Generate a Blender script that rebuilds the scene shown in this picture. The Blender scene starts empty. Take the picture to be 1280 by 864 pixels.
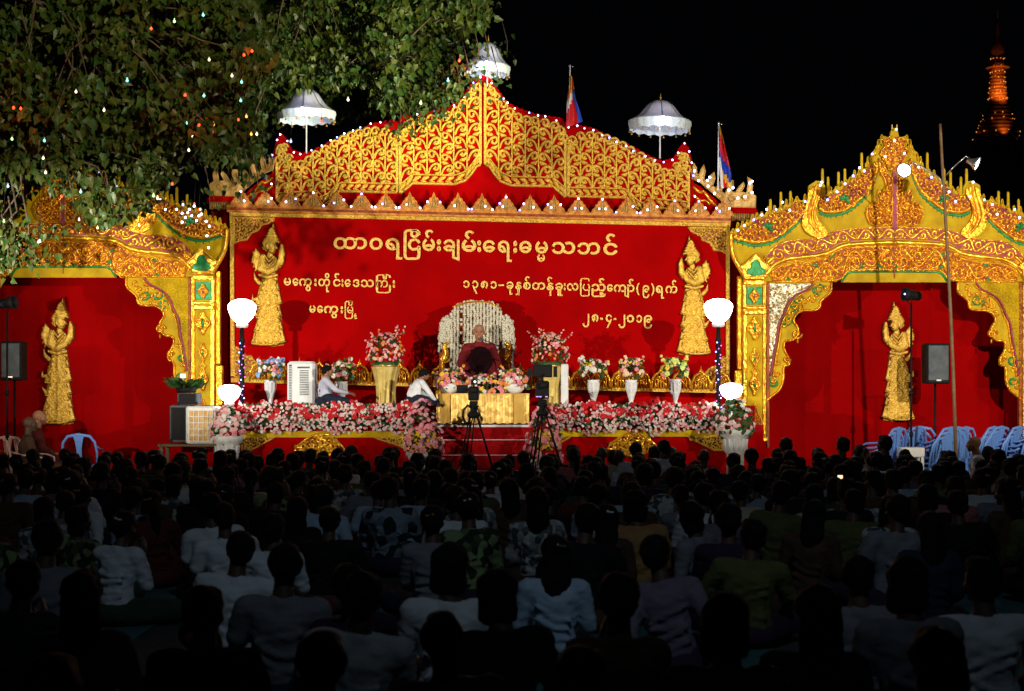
import bpy, bmesh, math, random
import numpy as np
from mathutils import Vector, Matrix, Euler, noise
R = random.Random(11)
PI = math.pi
sc = bpy.context.scene
COL = sc.collection
# ---------------------------------------------------------------- camera, world, lights
F = 2000.0; CAMZ = 1.6; HY = 486.0
cam_d = bpy.data.cameras.new('camera'); cam = bpy.data.objects.new('camera', cam_d); COL.objects.link(cam)
cam.location = (0, 0, CAMZ); cam.rotation_euler = (PI/2, 0, 0)
cam_d.sensor_width = 36; cam_d.lens = 36*F/1280; cam_d.shift_y = (HY-432)/1280
cam_d.clip_start = .1; cam_d.clip_end = 2000
cam_d.dof.use_dof = True; cam_d.dof.focus_distance = 24.5; cam_d.dof.aperture_fstop = 4.0
sc.camera = cam
w = bpy.data.worlds.new('World'); sc.world = w; w.use_nodes = True
w.node_tree.nodes['Background'].inputs[0].default_value = (.35, .42, .7, 1)
w.node_tree.nodes['Background'].inputs[1].default_value = .0012
sc.view_settings.view_transform = 'Standard'; sc.view_settings.look = 'None'
sc.view_settings.exposure = 0; sc.view_settings.gamma = 1

def X(x, d): return (x-640)*d/F
def Z(y, d): return CAMZ+(HY-y)*d/F
def P(x, y, d): return Vector((X(x, d), d, Z(y, d)))

def lamp(name, kind, loc, power, color=(1, 1, 1), aim=None, size=60, blend=.5, rad=.15):
    l = bpy.data.lights.new(name, kind); l.energy = power; l.color = color
    l.shadow_soft_size = rad
    o = bpy.data.objects.new(name, l); COL.objects.link(o); o.location = loc
    if kind == 'SPOT': l.spot_size = math.radians(size); l.spot_blend = blend
    if aim is not None:
        o.rotation_euler = (Vector(aim)-Vector(loc)).to_track_quat('-Z', 'Y').to_euler()
    return o
# stage floodlights on added masts outside the frame, left and right of the crowd, aimed at the stage; added blades keep their light off the crowd
lamp('stage_flood', 'SPOT', (-7.4, 12.5, 2.4), 5000, (1, .9, .74), (-.4, 25, 3.1), 62, .3, .05)
lamp('stage_flood', 'SPOT', (7.8, 12.0, 4.6), 5200, (1, .9, .74), (1.6, 25, 3.4), 66, .3, .05)
# floods that light both archways from the sides of the stage front
lamp('arch_flood', 'SPOT', (9.6, 18.5, 2.6), 420, (1, .80, .5), (6.0, 24.6, 3.4), 80, .5, .08)
lamp('arch_flood', 'SPOT', (-9.8, 18.5, 2.4), 330, (1, .78, .5), (-6.4, 24.6, 3.2), 80, .5, .08)
# cool yard lamp high above the seated crowd
lamp('yard_lamp', 'SPOT', (1.5, 1.5, 8.5), 420, (.66, .84, 1), (0.3, 13.4, 0.4), 54, .9, .25)
# street light behind the crowd that falls on the left tree
lamp('street_light', 'SPOT', (1.0, 6.5, 5.2), 2900, (1, .95, .6), (-5.6, 19.0, 6.6), 36, .8, .15)
# flood in front of the stage that reaches the tree behind the pediment
lamp('tree_flood', 'SPOT', (2.6, 19.5, 3.0), 4200, (1, 1, .62), (-2.4, 25.5, 6.9), 34, .9, .1)

# ---------------------------------------------------------------- materials
MATS = {}
def mat(name, c1, c2=None, rough=.6, metal=0, scale=8, bump=0, bscale=None, kind='noise', emis=None, es=0, spec=.3, cmid=.5, detail=4, sheen=0, coat=0):
    if name in MATS: return MATS[name]
    m = bpy.data.materials.new(name); m.use_nodes = True; nt = m.node_tree; b = nt.nodes['Principled BSDF']
    b.inputs['Roughness'].default_value = rough; b.inputs['Metallic'].default_value = metal
    b.inputs['Specular IOR Level'].default_value = spec
    if sheen: b.inputs['Sheen Weight'].default_value = sheen
    if coat: b.inputs['Coat Weight'].default_value = coat; b.inputs['Coat Roughness'].default_value = .12
    tc = nt.nodes.new('ShaderNodeTexCoord')
    if c2 is None: c2 = tuple(v*.8 for v in c1)
    n = nt.nodes.new('ShaderNodeTexNoise' if kind == 'noise' else 'ShaderNodeTexVoronoi')
    n.inputs['Scale'].default_value = scale
    if kind == 'noise': n.inputs['Detail'].default_value = detail; out = n.outputs['Fac']
    else: out = n.outputs['Color']
    nt.links.new(tc.outputs['Object'], n.inputs['Vector'])
    r = nt.nodes.new('ShaderNodeValToRGB')
    r.color_ramp.elements[0].position = cmid-.18; r.color_ramp.elements[1].position = cmid+.18
    r.color_ramp.elements[0].color = (*c2, 1); r.color_ramp.elements[1].color = (*c1, 1)
    nt.links.new(out, r.inputs[0]); nt.links.new(r.outputs[0], b.inputs['Base Color'])
    if bump:
        n2 = nt.nodes.new('ShaderNodeTexNoise'); n2.inputs['Scale'].default_value = bscale or scale*3; n2.inputs['Detail'].default_value = 3
        nt.links.new(tc.outputs['Object'], n2.inputs['Vector'])
        bp = nt.nodes.new('ShaderNodeBump'); bp.inputs['Strength'].default_value = bump; bp.inputs['Distance'].default_value = .02
        nt.links.new(n2.outputs['Fac'], bp.inputs['Height']); nt.links.new(bp.outputs[0], b.inputs['Normal'])
    if emis:
        b.inputs['Emission Color'].default_value = (*emis, 1); b.inputs['Emission Strength'].default_value = es
        if es and es < 60: m.cycles.emission_sampling = 'NONE'
    MATS[name] = m
    return m
M = dict(
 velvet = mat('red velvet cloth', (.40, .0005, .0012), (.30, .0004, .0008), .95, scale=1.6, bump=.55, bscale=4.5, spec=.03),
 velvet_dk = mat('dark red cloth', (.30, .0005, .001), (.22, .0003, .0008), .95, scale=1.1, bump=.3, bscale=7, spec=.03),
 carpet = mat('red carpet', (.38, .004, .008), (.27, .002, .004), .95, scale=12, bump=.4, bscale=80, spec=.1),
 glit = mat('gold glitter board', (.98, .66, .10), (.50, .24, .02), .42, .35, scale=42, bump=.9, bscale=70),
 text = mat('gold glitter lettering', (1.0, .74, .22), (.85, .40, .05), .4, .25, scale=36, bump=.7, bscale=60),
 fig = mat('gilded relief', (.92, .62, .09), (.62, .34, .035), .42, .3, scale=20, bump=.5, bscale=45),
 figw = mat('pale gilded relief', (.92, .60, .11), (.60, .34, .04), .45, .25, scale=20, bump=.5, bscale=45),
 foil = mat('orange gold foil carving', (1.0, .55, .03), (.58, .17, .008), .24, .55, scale=14, bump=.8, bscale=26),
 foil2 = mat('yellow gold foil moulding', (.95, .56, .05), (.62, .25, .012), .22, .6, scale=9, bump=.6, bscale=18),
 olive = mat('mustard satin board', (.60, .40, .006), (.42, .26, .003), .5, .0, spec=.08, scale=5, bump=.7, bscale=9),
 rust = mat('rust red ground of the carving', (.40, .09, .015), (.16, .025, .006), .5, .1, scale=14, bump=.4),
 purple = mat('plum paint', (.34, .05, .10), (.22, .025, .06), .5, .1, scale=12, bump=.3),
 green = mat('green foil', (.03, .32, .09), (.01, .16, .04), .35, .2, scale=12, bump=.4),
 mosaic = mat('silver mirror mosaic', (.74, .68, .48), (.20, .13, .04), .2, .55, scale=34, kind='vor', bump=1, bscale=30),
 salmon = mat('salmon painted moulding', (.72, .32, .045), (.45, .12, .015), .45, .15, scale=16, bump=.4),
 cream = mat('cream gold board', (.58, .36, .10), (.36, .19, .035), .45, .15, scale=9, bump=.4),
 white = mat('white enamel', (.78, .80, .82), (.66, .69, .72), .35, scale=6, bump=.05),
 stone = mat('white plaster', (.80, .80, .78), (.62, .62, .60), .6, scale=12, bump=.3),
 whitec = mat('white cloth', (.74, .76, .82), (.60, .62, .70), .8, scale=9, bump=.2, bscale=25),
 paras = mat('white satin parasol cloth', (.62, .62, .80), (.48, .48, .68), .55, scale=7, bump=.2, bscale=20),
 fringe = mat('white tassel fringe', (.72, .80, .84), (.50, .58, .62), .8, scale=60, bump=.5),
 black = mat('black matte metal', (.006, .006, .007), (.003, .003, .004), .6, scale=10, spec=.15),
 blackp = mat('black rubberised plastic', (.009, .009, .010), (.005, .005, .006), .65, scale=30, bump=.2, bscale=120, spec=.15),
 slate = mat('slate painted cabinet', (.085, .105, .125), (.05, .06, .075), .6, scale=8, bump=.2),
 chrome = mat('silver steel', (.6, .6, .62), None, .25, .9),
 bamboo = mat('bamboo pole', (.17, .10, .045), (.09, .05, .022), .55, scale=5, bump=.4, bscale=14),
 bark = mat('bark', (.14, .10, .065), (.07, .05, .03), .9, scale=12, bump=.8, bscale=25),
 leaf = mat('peepul leaf', (.075, .092, .012), (.028, .045, .006), .45, scale=3.5, spec=.35),
 leaf2 = mat('peepul leaf mid green', (.045, .095, .014), (.02, .048, .008), .45, scale=3.5, spec=.35),
 leafd = mat('flower leaf', (.05, .13, .035), (.02, .06, .015), .5, scale=30),
 fpink = mat('pink petals', (.80, .32, .36), (.66, .16, .22), .6, scale=30),
 fpale = mat('pale pink petals', (.80, .50, .50), (.72, .38, .40), .6, scale=30),
 fwhite = mat('white petals', (.70, .68, .63), (.70, .68, .60), .6, scale=30),
 fred = mat('red petals', (.62, .01, .015), (.42, .005, .01), .55, scale=30),
 fyel = mat('yellow petals', (.85, .62, .06), (.75, .45, .03), .6, scale=30),
 fora = mat('orange petals', (.82, .28, .05), (.6, .16, .03), .6, scale=30),
 fblue = mat('blue petals', (.25, .42, .75), (.15, .28, .6), .6, scale=30),
 flime = mat('lime petals', (.62, .75, .22), (.5, .62, .15), .6, scale=30),
 fpeach = mat('peach petals', (.85, .62, .45), (.75, .5, .35), .6, scale=30),
 drape = mat('gold organza drape', (.78, .62, .22), (.58, .42, .10), .45, .2, scale=6, bump=.3, bscale=20),
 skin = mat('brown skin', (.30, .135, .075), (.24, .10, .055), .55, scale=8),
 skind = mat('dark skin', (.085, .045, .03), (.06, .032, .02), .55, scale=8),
 hair = mat('black hair', (.006, .005, .005), (.003, .003, .003), .65, scale=60, bump=.5, bscale=120, spec=.12),
 robe = mat('maroon robe', (.20, .014, .020), (.11, .007, .010), .85, scale=6, bump=.5, bscale=16, spec=.15),
 fan = mat('dark lacquered fan', (.012, .003, .004), (.007, .002, .003), .9, scale=16, bump=.3, spec=.05),
 chairb = mat('pale blue plastic', (.13, .27, .68), (.10, .22, .58), .35, scale=5),
 chairp = mat('pale pink plastic', (.75, .48, .46), (.66, .40, .40), .35, scale=5),
 brass = mat('brass', (.75, .45, .10), (.5, .26, .04), .3, .7, scale=12, bump=.3),
 jas = mat('white jasmine buds', (.78, .76, .64), (.58, .54, .42), .6, scale=50, bump=.6, bscale=80),
 earth = mat('trodden dark earth', (.045, .05, .05), (.02, .024, .026), .95, scale=2.5, bump=.5, bscale=12),
 mat_ = mat('teal woven mat', (.03, .13, .14), (.018, .07, .085), .9, scale=3, bump=.4, bscale=50),
 globe = mat('lit opal glass', (.9, .9, .9), None, .3, emis=(1, .97, .92), es=13),
 flood = mat('lit flood glass', (.9, .9, .9), None, .3, emis=(.72, .86, 1), es=26),
 ledw = mat('white fairy bulb', (.9, .9, .9), None, .3, emis=(.62, .66, 1), es=9),
 ledb = mat('blue fairy bulb', (.3, .3, .9), None, .3, emis=(.15, .22, 1), es=12),
 ledp = mat('purple fairy bulb', (.9, .3, .9), None, .3, emis=(.75, .12, .9), es=1.6),
)
MATS['lit opal glass'].cycles.emission_sampling = 'AUTO'
for k, c in dict(bred=(1, .07, .02), bwarm=(1, .80, .45), bcyan=(.18, .85, .85), bgreen=(.35, 1, .25), bblue=(.3, .45, 1), borange=(1, .36, .06)).items():
    M[k] = mat('lit '+k[1:]+' bulb glass', c, None, .2, emis=c, es=3.2)

# ---------------------------------------------------------------- mesh helpers
def tag(o, label=None, cat=None, group=None, kind=None):
    if label: o['label'] = label
    if cat: o['category'] = cat
    if group: o['group'] = group
    if kind: o['kind'] = kind
    return o
def empty(name, loc, label=None, cat=None, group=None, rz=0):
    o = bpy.data.objects.new(name, None); COL.objects.link(o); o.location = loc; o.rotation_euler = (0, 0, rz)
    o.empty_display_size = .2
    return tag(o, label, cat, group)
WL = {}
def wloc(o):
    v = Vector(o.location)
    while o.parent: o = o.parent; v = v+Vector(o.location)
    return v
class MB:
    def __init__(s): s.v = []; s.f = []; s.m = []; s.s = []
    def add(s, vs, fs, mi=0, sm=False):
        b = len(s.v); s.v += [tuple(v) for v in vs]; s.f += [tuple(i+b for i in f) for f in fs]
        s.m += [mi]*len(fs); s.s += [sm]*len(fs); return s
    def mesh(s, name, mats, off=Vector((0, 0, 0))):
        me = bpy.data.meshes.new(name)
        me.from_pydata([(v[0]-off[0], v[1]-off[1], v[2]-off[2]) for v in s.v], [], s.f)
        for m in (mats if isinstance(mats, (list, tuple)) else [mats]): me.materials.append(m)
        me.polygons.foreach_set('material_index', s.m); me.polygons.foreach_set('use_smooth', s.s)
        me.update(); return me
    def build(s, name, mats, parent=None, kind=None, label=None):
        if parent is not None: off = wloc(parent)
        else:
            a = np.array(s.v); off = Vector(((a[:, 0].min()+a[:, 0].max())/2, (a[:, 1].min()+a[:, 1].max())/2, a[:, 2].min()))
        o = bpy.data.objects.new(name, s.mesh(name, mats, off)); COL.objects.link(o)
        if parent is not None: o.parent = parent
        else: o.location = off
        if kind: o['kind'] = kind
        if label: o['label'] = label
        return o
    def box(s, c, sz, mi=0, rz=0, top=1.0, topy=None):
        x, y, z = sz[0]/2, sz[1]/2, sz[2]/2; t = top; ty = t if topy is None else topy; ca, sa = math.cos(rz), math.sin(rz)
        vs = [(-x, -y, -z), (x, -y, -z), (x, y, -z), (-x, y, -z), (-x*t, -y*ty, z), (x*t, -y*ty, z), (x*t, y*ty, z), (-x*t, y*ty, z)]
        vs = [(c[0]+a*ca-b*sa, c[1]+a*sa+b*ca, c[2]+d) for a, b, d in vs]
        return s.add(vs, [(0, 3, 2, 1), (4, 5, 6, 7), (0, 1, 5, 4), (1, 2, 6, 5), (2, 3, 7, 6), (3, 0, 4, 7)], mi)
    def bbox(s, c, sz, b=.01, mi=0):          # box with chamfered vertical and top edges
        x, y, z = sz[0]/2, sz[1]/2, sz[2]/2
        def ring(ix, zz): return [(c[0]+sx*(x-ix-ex*b), c[1]+sy*(y-ix-ey*b), c[2]+zz) for sx, sy, ex, ey in ((-1, -1, 0, 1), (-1, -1, 1, 0), (1, -1, 1, 0), (1, -1, 0, 1), (1, 1, 0, 1), (1, 1, 1, 0), (-1, 1, 1, 0), (-1, 1, 0, 1))]
        vs = ring(b, -z)+ring(0, -z+b)+ring(0, z-b)+ring(b, z)
        fs = [tuple(range(7, -1, -1)), tuple(range(24, 32))]
        for k in range(3):
            for i in range(8): j = (i+1) % 8; fs.append((k*8+i, k*8+j, k*8+8+j, k*8+8+i))
        return s.add(vs, fs, mi)
    def tube(s, pts, r, n=8, mi=0, sm=True, cap=True):
        pts = [Vector(p) for p in pts]; k = len(pts)
        rs = r if isinstance(r, (list, tuple)) else [r]*k
        vs = []; up = None
        for i, p in enumerate(pts):
            t = (pts[min(i+1, k-1)]-pts[max(i-1, 0)]).normalized()
            if up is None: up = t.orthogonal().normalized()
            u = (up-t*up.dot(t)).normalized(); up = u; v = t.cross(u)
            vs += [p+(u*math.cos(a*2*PI/n)+v*math.sin(a*2*PI/n))*rs[i] for a in range(n)]
        fs = [(i*n+a, i*n+(a+1) % n, (i+1)*n+(a+1) % n, (i+1)*n+a) for i in range(k-1) for a in range(n)]
        if cap: fs += [tuple(range(n-1, -1, -1)), tuple((k-1)*n+a for a in range(n))]
        return s.add(vs, fs, mi, sm)
    def lathe(s, prof, c, n=16, mi=0, sm=True, sx=1, sy=1, M4=None, fl=None):
        vs = []; c = Vector(c)
        for j, (r, z) in enumerate(prof):
            for a in range(n):
                rr = r*(1+(fl*math.cos(a*PI) if fl else 0)) if False else r
                p = Vector((math.cos(a*2*PI/n)*rr*sx, math.sin(a*2*PI/n)*rr*sy, z))
                vs.append((M4 @ p if M4 else p)+c)
        k = len(prof)
        fs = [(i*n+a, i*n+(a+1) % n, (i+1)*n+(a+1) % n, (i+1)*n+a) for i in range(k-1) for a in range(n)]
        if prof[0][0] > 1e-4: fs.append(tuple(range(n-1, -1, -1)))
        if prof[-1][0] > 1e-4: fs.append(tuple((k-1)*n+a for a in range(n)))
        return s.add(vs, fs, mi, sm)
    def ball(s, c, r, n=8, mi=0, sx=1, sy=1, sz=1, M4=None):
        k = max(4, n//2)
        return s.lathe([(r*math.sin(PI*i/k)+(1e-5 if i in (0, k) else 0), -r*sz*math.cos(PI*i/k)) for i in range(k+1)], c, n, mi, True, sx, sy, M4)
    def poly(s, pts, d, t=.05, mi=0):          # outline in photo pixels, cut from a board that stands at distance d
        area = sum(pts[i][0]*pts[(i+1) % len(pts)][1]-pts[(i+1) % len(pts)][0]*pts[i][1] for i in range(len(pts)))
        if area > 0: pts = pts[::-1]
        n = len(pts); vs = [P(x, y, d) for x, y in pts]
        vs += [v+Vector((0, t, 0)) for v in vs]
        fs = [tuple(range(n)), tuple(range(2*n-1, n-1, -1))]+[(i, i+n, (i+1) % n+n, (i+1) % n) for i in range(n)]
        return s.add(vs, fs, mi)
    def rib(s, pts, w, d, h=.02, mi=0, closed=False, flat=False):   # raised moulding along a line of pixels on a board at distance d
        k = len(pts); ws = w if isinstance(w, (list, tuple)) else [w]*k
        vs = []
        cs = ((-.5, 0), (-.5, .9), (.5, .9), (.5, 0)) if flat else ((-.5, 0), (-.36, .75), (0, 1), (.36, .75), (.5, 0))
        m = len(cs)
        for i, (x, y) in enumerate(pts):
            a = pts[(i-1) % k] if closed else pts[max(i-1, 0)]; b = pts[(i+1) % k] if closed else pts[min(i+1, k-1)]
            tx, ty = b[0]-a[0], b[1]-a[1]; L = math.hypot(tx, ty) or 1; nx, ny = -ty/L, tx/L
            for o, hh in cs: vs.append((X(x+nx*o*ws[i], d), d-hh*h*(min(1, ws[i]/max(ws)*1.2)), Z(y+ny*o*ws[i], d)))
        fs = []
        for i in range(k if closed else k-1):
            j = (i+1) % k
            for q in range(m-1): fs.append((i*m+q, j*m+q, j*m+q+1, i*m+q+1))
        if not closed: fs += [tuple(range(m)), tuple((k-1)*m+q for q in range(m-1, -1, -1))]
        return s.add(vs, fs, mi, not flat)
def hang(mbs, name, mats, parent): return mbs.build(name, mats, parent)
def kids(o): return [c for c in bpy.data.objects if c.parent == o] if o not in KID else KID[o]
KID = {}
def copy_tree(o, loc, rz=0, sc_=1.0, label=None, parent=None):
    c = o.copy(); COL.objects.link(c)
    if parent is not None: c.parent = parent
    else:
        c.location = loc; c.rotation_euler = (0, 0, rz); c.scale = (sc_,)*3
        if label: c['label'] = label
    for ch in o.children:
        copy_tree(ch, None, parent=c)
    return c
def dense(pts, step=3, closed=False):
    out = []; n = len(pts)
    for i in range(n if closed else n-1):
        a, b = pts[i], pts[(i+1) % n]; k = max(1, int(math.hypot(b[0]-a[0], b[1]-a[1])/step))
        out += [(a[0]+(b[0]-a[0])*j/k, a[1]+(b[1]-a[1])*j/k) for j in range(k)]
    if not closed: out.append(pts[-1])
    return out
def smooth(pts, it=2, closed=False):
    for _ in range(it):
        q = []; n = len(pts)
        if not closed: q.append(pts[0])
        for i in range(n if closed else n-1):
            a, b = pts[i], pts[(i+1) % n]
            q += [(a[0]*.75+b[0]*.25, a[1]*.75+b[1]*.25), (a[0]*.25+b[0]*.75, a[1]*.25+b[1]*.75)]
        if not closed: q.append(pts[-1])
        pts = q
    return pts
def arc(cx, cy, r, a0, a1, n=10, ry=None):      # degrees, y down is handled: angle measured counter-clockwise on the picture
    ry = r if ry is None else ry
    return [(cx+r*math.cos(math.radians(a0+(a1-a0)*i/n)), cy-ry*math.sin(math.radians(a0+(a1-a0)*i/n))) for i in range(n+1)]
def curl(cx, cy, r, a0, turns, dr=1, n=12, end=.25):
    return [(cx+r*(1-(1-end)*t)*math.cos(a0+dr*turns*2*PI*t), cy-r*(1-(1-end)*t)*math.sin(a0+dr*turns*2*PI*t)) for t in [i/n for i in range(n+1)]]
def taper(n, w0, w1=None, w2=None):
    w1 = w0 if w1 is None else w1; w2 = w0 if w2 is None else w2
    return [(w0+(w1-w0)*2*t if t < .5 else w1+(w2-w1)*(2*t-1)) for t in [i/(n-1) for i in range(n)]]
def inside(x, y, poly):
    c = False; n = len(poly); j = n-1
    for i in range(n):
        xi, yi = poly[i]; xj, yj = poly[j]
        if (yi > y) != (yj > y) and x < (xj-xi)*(y-yi)/(yj-yi)+xi: c = not c
        j = i
    return c
def interp(x, pts):
    if x <= pts[0][0]: return pts[0][1]
    for a, b in zip(pts, pts[1:]):
        if x <= b[0]: return a[1]+(b[1]-a[1])*(x-a[0])/(b[0]-a[0]+1e-9)
    return pts[-1][1]
def fill_scroll(mb, poly, d, step=11, w=2.4, h=.02, mi=0, rr=None, prob=1):
    xs = [p[0] for p in poly]; ys = [p[1] for p in poly]; y = min(ys)+step*.35; row = 0
    while y < max(ys):
        x = min(xs)+(step*.25 if row % 2 else step*.75)
        while x < max(xs):
            if inside(x, y, poly) and R.random() < prob:
                a = R.random()*2*PI; dr = 1 if (row+int(x/step)) % 2 else -1; r = step*.5
                pts = curl(x, y, r, a, .95, dr, 9, .28); mb.rib(pts, taper(len(pts), w*.5, w*1.1, w*1.2), d, h, mi)
                b = a+R.uniform(.6, 1.4)*dr
                tail = [(x+r*math.cos(a), y-r*math.sin(a)), (x+r*1.35*math.cos(b-.5*dr), y-r*1.35*math.sin(b-.5*dr)), (x+r*1.5*math.cos(b), y-r*1.5*math.sin(b))]
                if inside(*tail[2], poly): mb.rib(tail, [w*1.2, w, w*.3], d, h*.9, mi)
            x += step
        y += step*.86; row += 1
def vine(mb, top, bot, d, pitch=22, w=2.6, h=.025, mi=0, mi2=None):   # running scroll between two edge lines given over the same run
    n = 60
    def along(pl, t):
        L = [0]
        for a, b in zip(pl, pl[1:]): L.append(L[-1]+math.hypot(b[0]-a[0], b[1]-a[1]))
        s_ = t*L[-1]
        for i in range(len(pl)-1):
            if s_ <= L[i+1]+1e-6:
                k = (s_-L[i])/(L[i+1]-L[i]+1e-9); return (pl[i][0]+(pl[i+1][0]-pl[i][0])*k, pl[i][1]+(pl[i+1][1]-pl[i][1])*k)
        return pl[-1]
    L = sum(math.hypot(b[0]-a[0], b[1]-a[1]) for a, b in zip(top, top[1:])); N = max(1, round(L/pitch))
    stem = []
    for i in range(N*6+1):
        t = i/(N*6); a, b = along(top, t), along(bot, t); k = .5+.36*math.sin(t*N*PI)
        stem.append((a[0]*(1-k)+b[0]*k, a[1]*(1-k)+b[1]*k))
    mb.rib(stem, w, d, h, mi)
    for j in range(N):
        t = (j+.5)/N; a, b = along(top, t), along(bot, t); up = 1 if j % 2 else -1
        k = .5-.06*(-up); k = .5+(.13 if up > 0 else -.13)*-1*(-1)
        hgt = math.hypot(b[0]-a[0], b[1]-a[1]); r = min(hgt*.33, pitch*.42)
        cx, cy = a[0]*(1-k)+b[0]*k, a[1]*(1-k)+b[1]*k
        pts = curl(cx, cy, r, R.uniform(-.3, .3)+(PI if up > 0 else 0), 1.15, up, 12, .2)
        mb.rib(pts, taper(len(pts), w*.6, w*1.1, w*1.5), d, h*1.15, mi)
        for q in (-1, 1):
            fx, fy = cx+q*r*1.05, cy+up*r*.75
            mb.rib([(cx+q*r*.5, cy+up*r*.9), (fx, fy), (fx+q*r*.35, fy-up*r*.6)], [w*.4, w*1.3, w*.3], d, h, mi if mi2 is None or (j+q) % 3 else mi2)
# ---------------------------------------------------------------- ground
mb = MB()
gx = [-220+i*11 for i in range(41)]; 
mb.add([(-220, -10, 0), (220, -10, 0), (220, 600, 0), (-220, 600, 0)], [(0, 1, 2, 3)])
tag(mb.build('ground', M['earth']), kind='structure')
for i, (x0, y0, w_, l_) in enumerate([(-3.4, 5.5, 3.0, 5.2), (0, 4.6, 3.3, 4.6), (3.5, 5.2, 3.2, 5), (-4.2, 11.3, 3.6, 4.6), (-.2, 10, 3.6, 4.6), (4, 10.8, 3.6, 4.8)]):
    mb = MB(); n = 8
    vs = [(x0-w_/2+w_*a/n, y0-l_/2+l_*b/n, .008+.012*noise.noise(Vector((a*.9, b*.9, i)))**2*4) for b in range(n+1) for a in range(n+1)]
    mb.add(vs, [(b*(n+1)+a, b*(n+1)+a+1, (b+1)*(n+1)+a+1, (b+1)*(n+1)+a) for b in range(n) for a in range(n)], 0, True)
    tag(mb.build('ground_mat', M['mat_']), 'teal woven mat on the ground under the '+['left', 'middle', 'right', 'left', 'middle', 'right'][i]+' part of the '+('nearest' if i < 3 else 'farther')+' crowd', 'mat', 'teal mats under the crowd')

# ---------------------------------------------------------------- stage platform
SL = lambda x: .022*(x-603.5)
st = empty('stage_platform', (0, 24, 0), 'red draped stage platform with gilt edging that carries the throne', 'stage')
DK = 1.08; DF = 22.9
mb = MB(); xl, xr = X(262, 25), X(928, 25); gl, gr = X(548, DF), X(664, DF)
mb.box(((xl+xr)/2, (DF+25.3)/2, DK-.05), (xr-xl, 25.3-DF, .1)); mb.build('deck', M['carpet'], st)
mb = MB()
for a, b in ((xl, gl), (gr, xr)):
    n = 70
    vs = []
    for i in range(n+1):
        x = a+(b-a)*i/n; y = DF-.012+.010*math.sin(i*1.9)+.006*math.sin(i*.7)
        vs += [(x, y, 0.01), (x, y, DK-.1)]
    mb.add(vs, [(2*i, 2*i+2, 2*i+3, 2*i+1) for i in range(n)], 0, True)
mb.build('front_cloth', M['velvet'], st)
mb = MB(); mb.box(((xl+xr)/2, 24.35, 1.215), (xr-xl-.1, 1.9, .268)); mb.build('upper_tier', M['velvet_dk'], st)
mb = MB(); mb.box(((gl+gr)/2, DF-.02, DK-.012), (gr-gl, .05, .03)); mb.build('deck_edge_trim', M['white'], st)
for x0, x1, yy in ((300, 545, 541), (672, 925, 540)):
    mb = MB(); mb.poly([(x0, yy-2), (x1, yy-2), (x1, yy+6), (x0, yy+6)], DF-.05, .03); mb.build('gilt_edge_board', M['olive'], st)
def fan_carving(cx, top, hw, hh, d, parent, nm='fan_carving'):
    out = [(cx-hw, top+hh), (cx-hw*.86, top+hh*.72), (cx-hw*.7, top+hh*.5), (cx-hw*.5, top+hh*.3), (cx-hw*.3, top+hh*.08), (cx-hw*.12, top)]
    out = out+[(2*cx-x, y) for x, y in out[::-1]]+[(cx+hw*.8, top+hh*1.02), (cx+hw*.5, top+hh*1.25), (cx, top+hh*1.5), (cx-hw*.5, top+hh*1.25), (cx-hw*.8, top+hh*1.02)]
    mb = MB(); o2 = dense(out, 4, True); mb.rib(o2, 3, d, .03, 0, True)
    fill_scroll(mb, out, d, 7, 3.0, .03); mb.rib([(cx, top+1), (cx, top+hh*1.45)], 2.4, d, .03)
    for k in range(-4, 5):
        a = math.radians(90+k*21); mb.rib([(cx+5*math.cos(a), top+hh*1.3-6*math.sin(a)), (cx+hw*.72*math.cos(a), top+hh*1.3-hh*1.1*math.sin(a))], [2.4, 1.2], d, .028)
    mb.build(nm, M['foil2'], parent)
fan_carving(400, 543, 32, 20, DF-.045, st); fan_carving(791, 541, 32, 20, DF-.045, st)
for pl in ([(303, 547), (343, 547), (307, 566), (302, 562)], [(468, 547), (548, 547), (548, 562), (524, 568), (496, 556)], [(672, 546), (713, 546), (690, 560), (672, 560)], [(860, 546), (924, 546), (924, 562), (893, 563)]):
    mb = MB(); mb.rib(dense(pl, 4, True), 2.6, DF-.045, .03, 0, True); fill_scroll(mb, pl, DF-.045, 6.5, 2.3, .025); mb.build('corner_carving', M['glit'], st)
mb = MB(); mb.box(((gl+gr)/2, DF-.01, (DK-.03)/2), (gr-gl, .05, DK-.03)); mb.build('riser_cloth', M['carpet'], st)
# steps between the two fronts
sp = empty('stage_steps', (0, DF-.5, 0), 'red carpeted steps leading up to the gold draped altar table', 'steps')
for k in range(4):
    zt = DK-.205*(k+1); y0 = DF-.06-.26*(k+1)
    mb = MB(); mb.bbox(((gl+gr)/2, (y0+DF)/2-.02*k*0, zt/2), (gr-gl-.012*k-.01, DF-.05-y0, zt), .012); stp = mb.build('step', M['carpet'], sp); mb = MB(); mb.box(((gl+gr)/2, y0-.004, zt+.004), (gr-gl-.03, .02, .012)); mb.build('step_edge', M['fpale'], stp)

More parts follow.
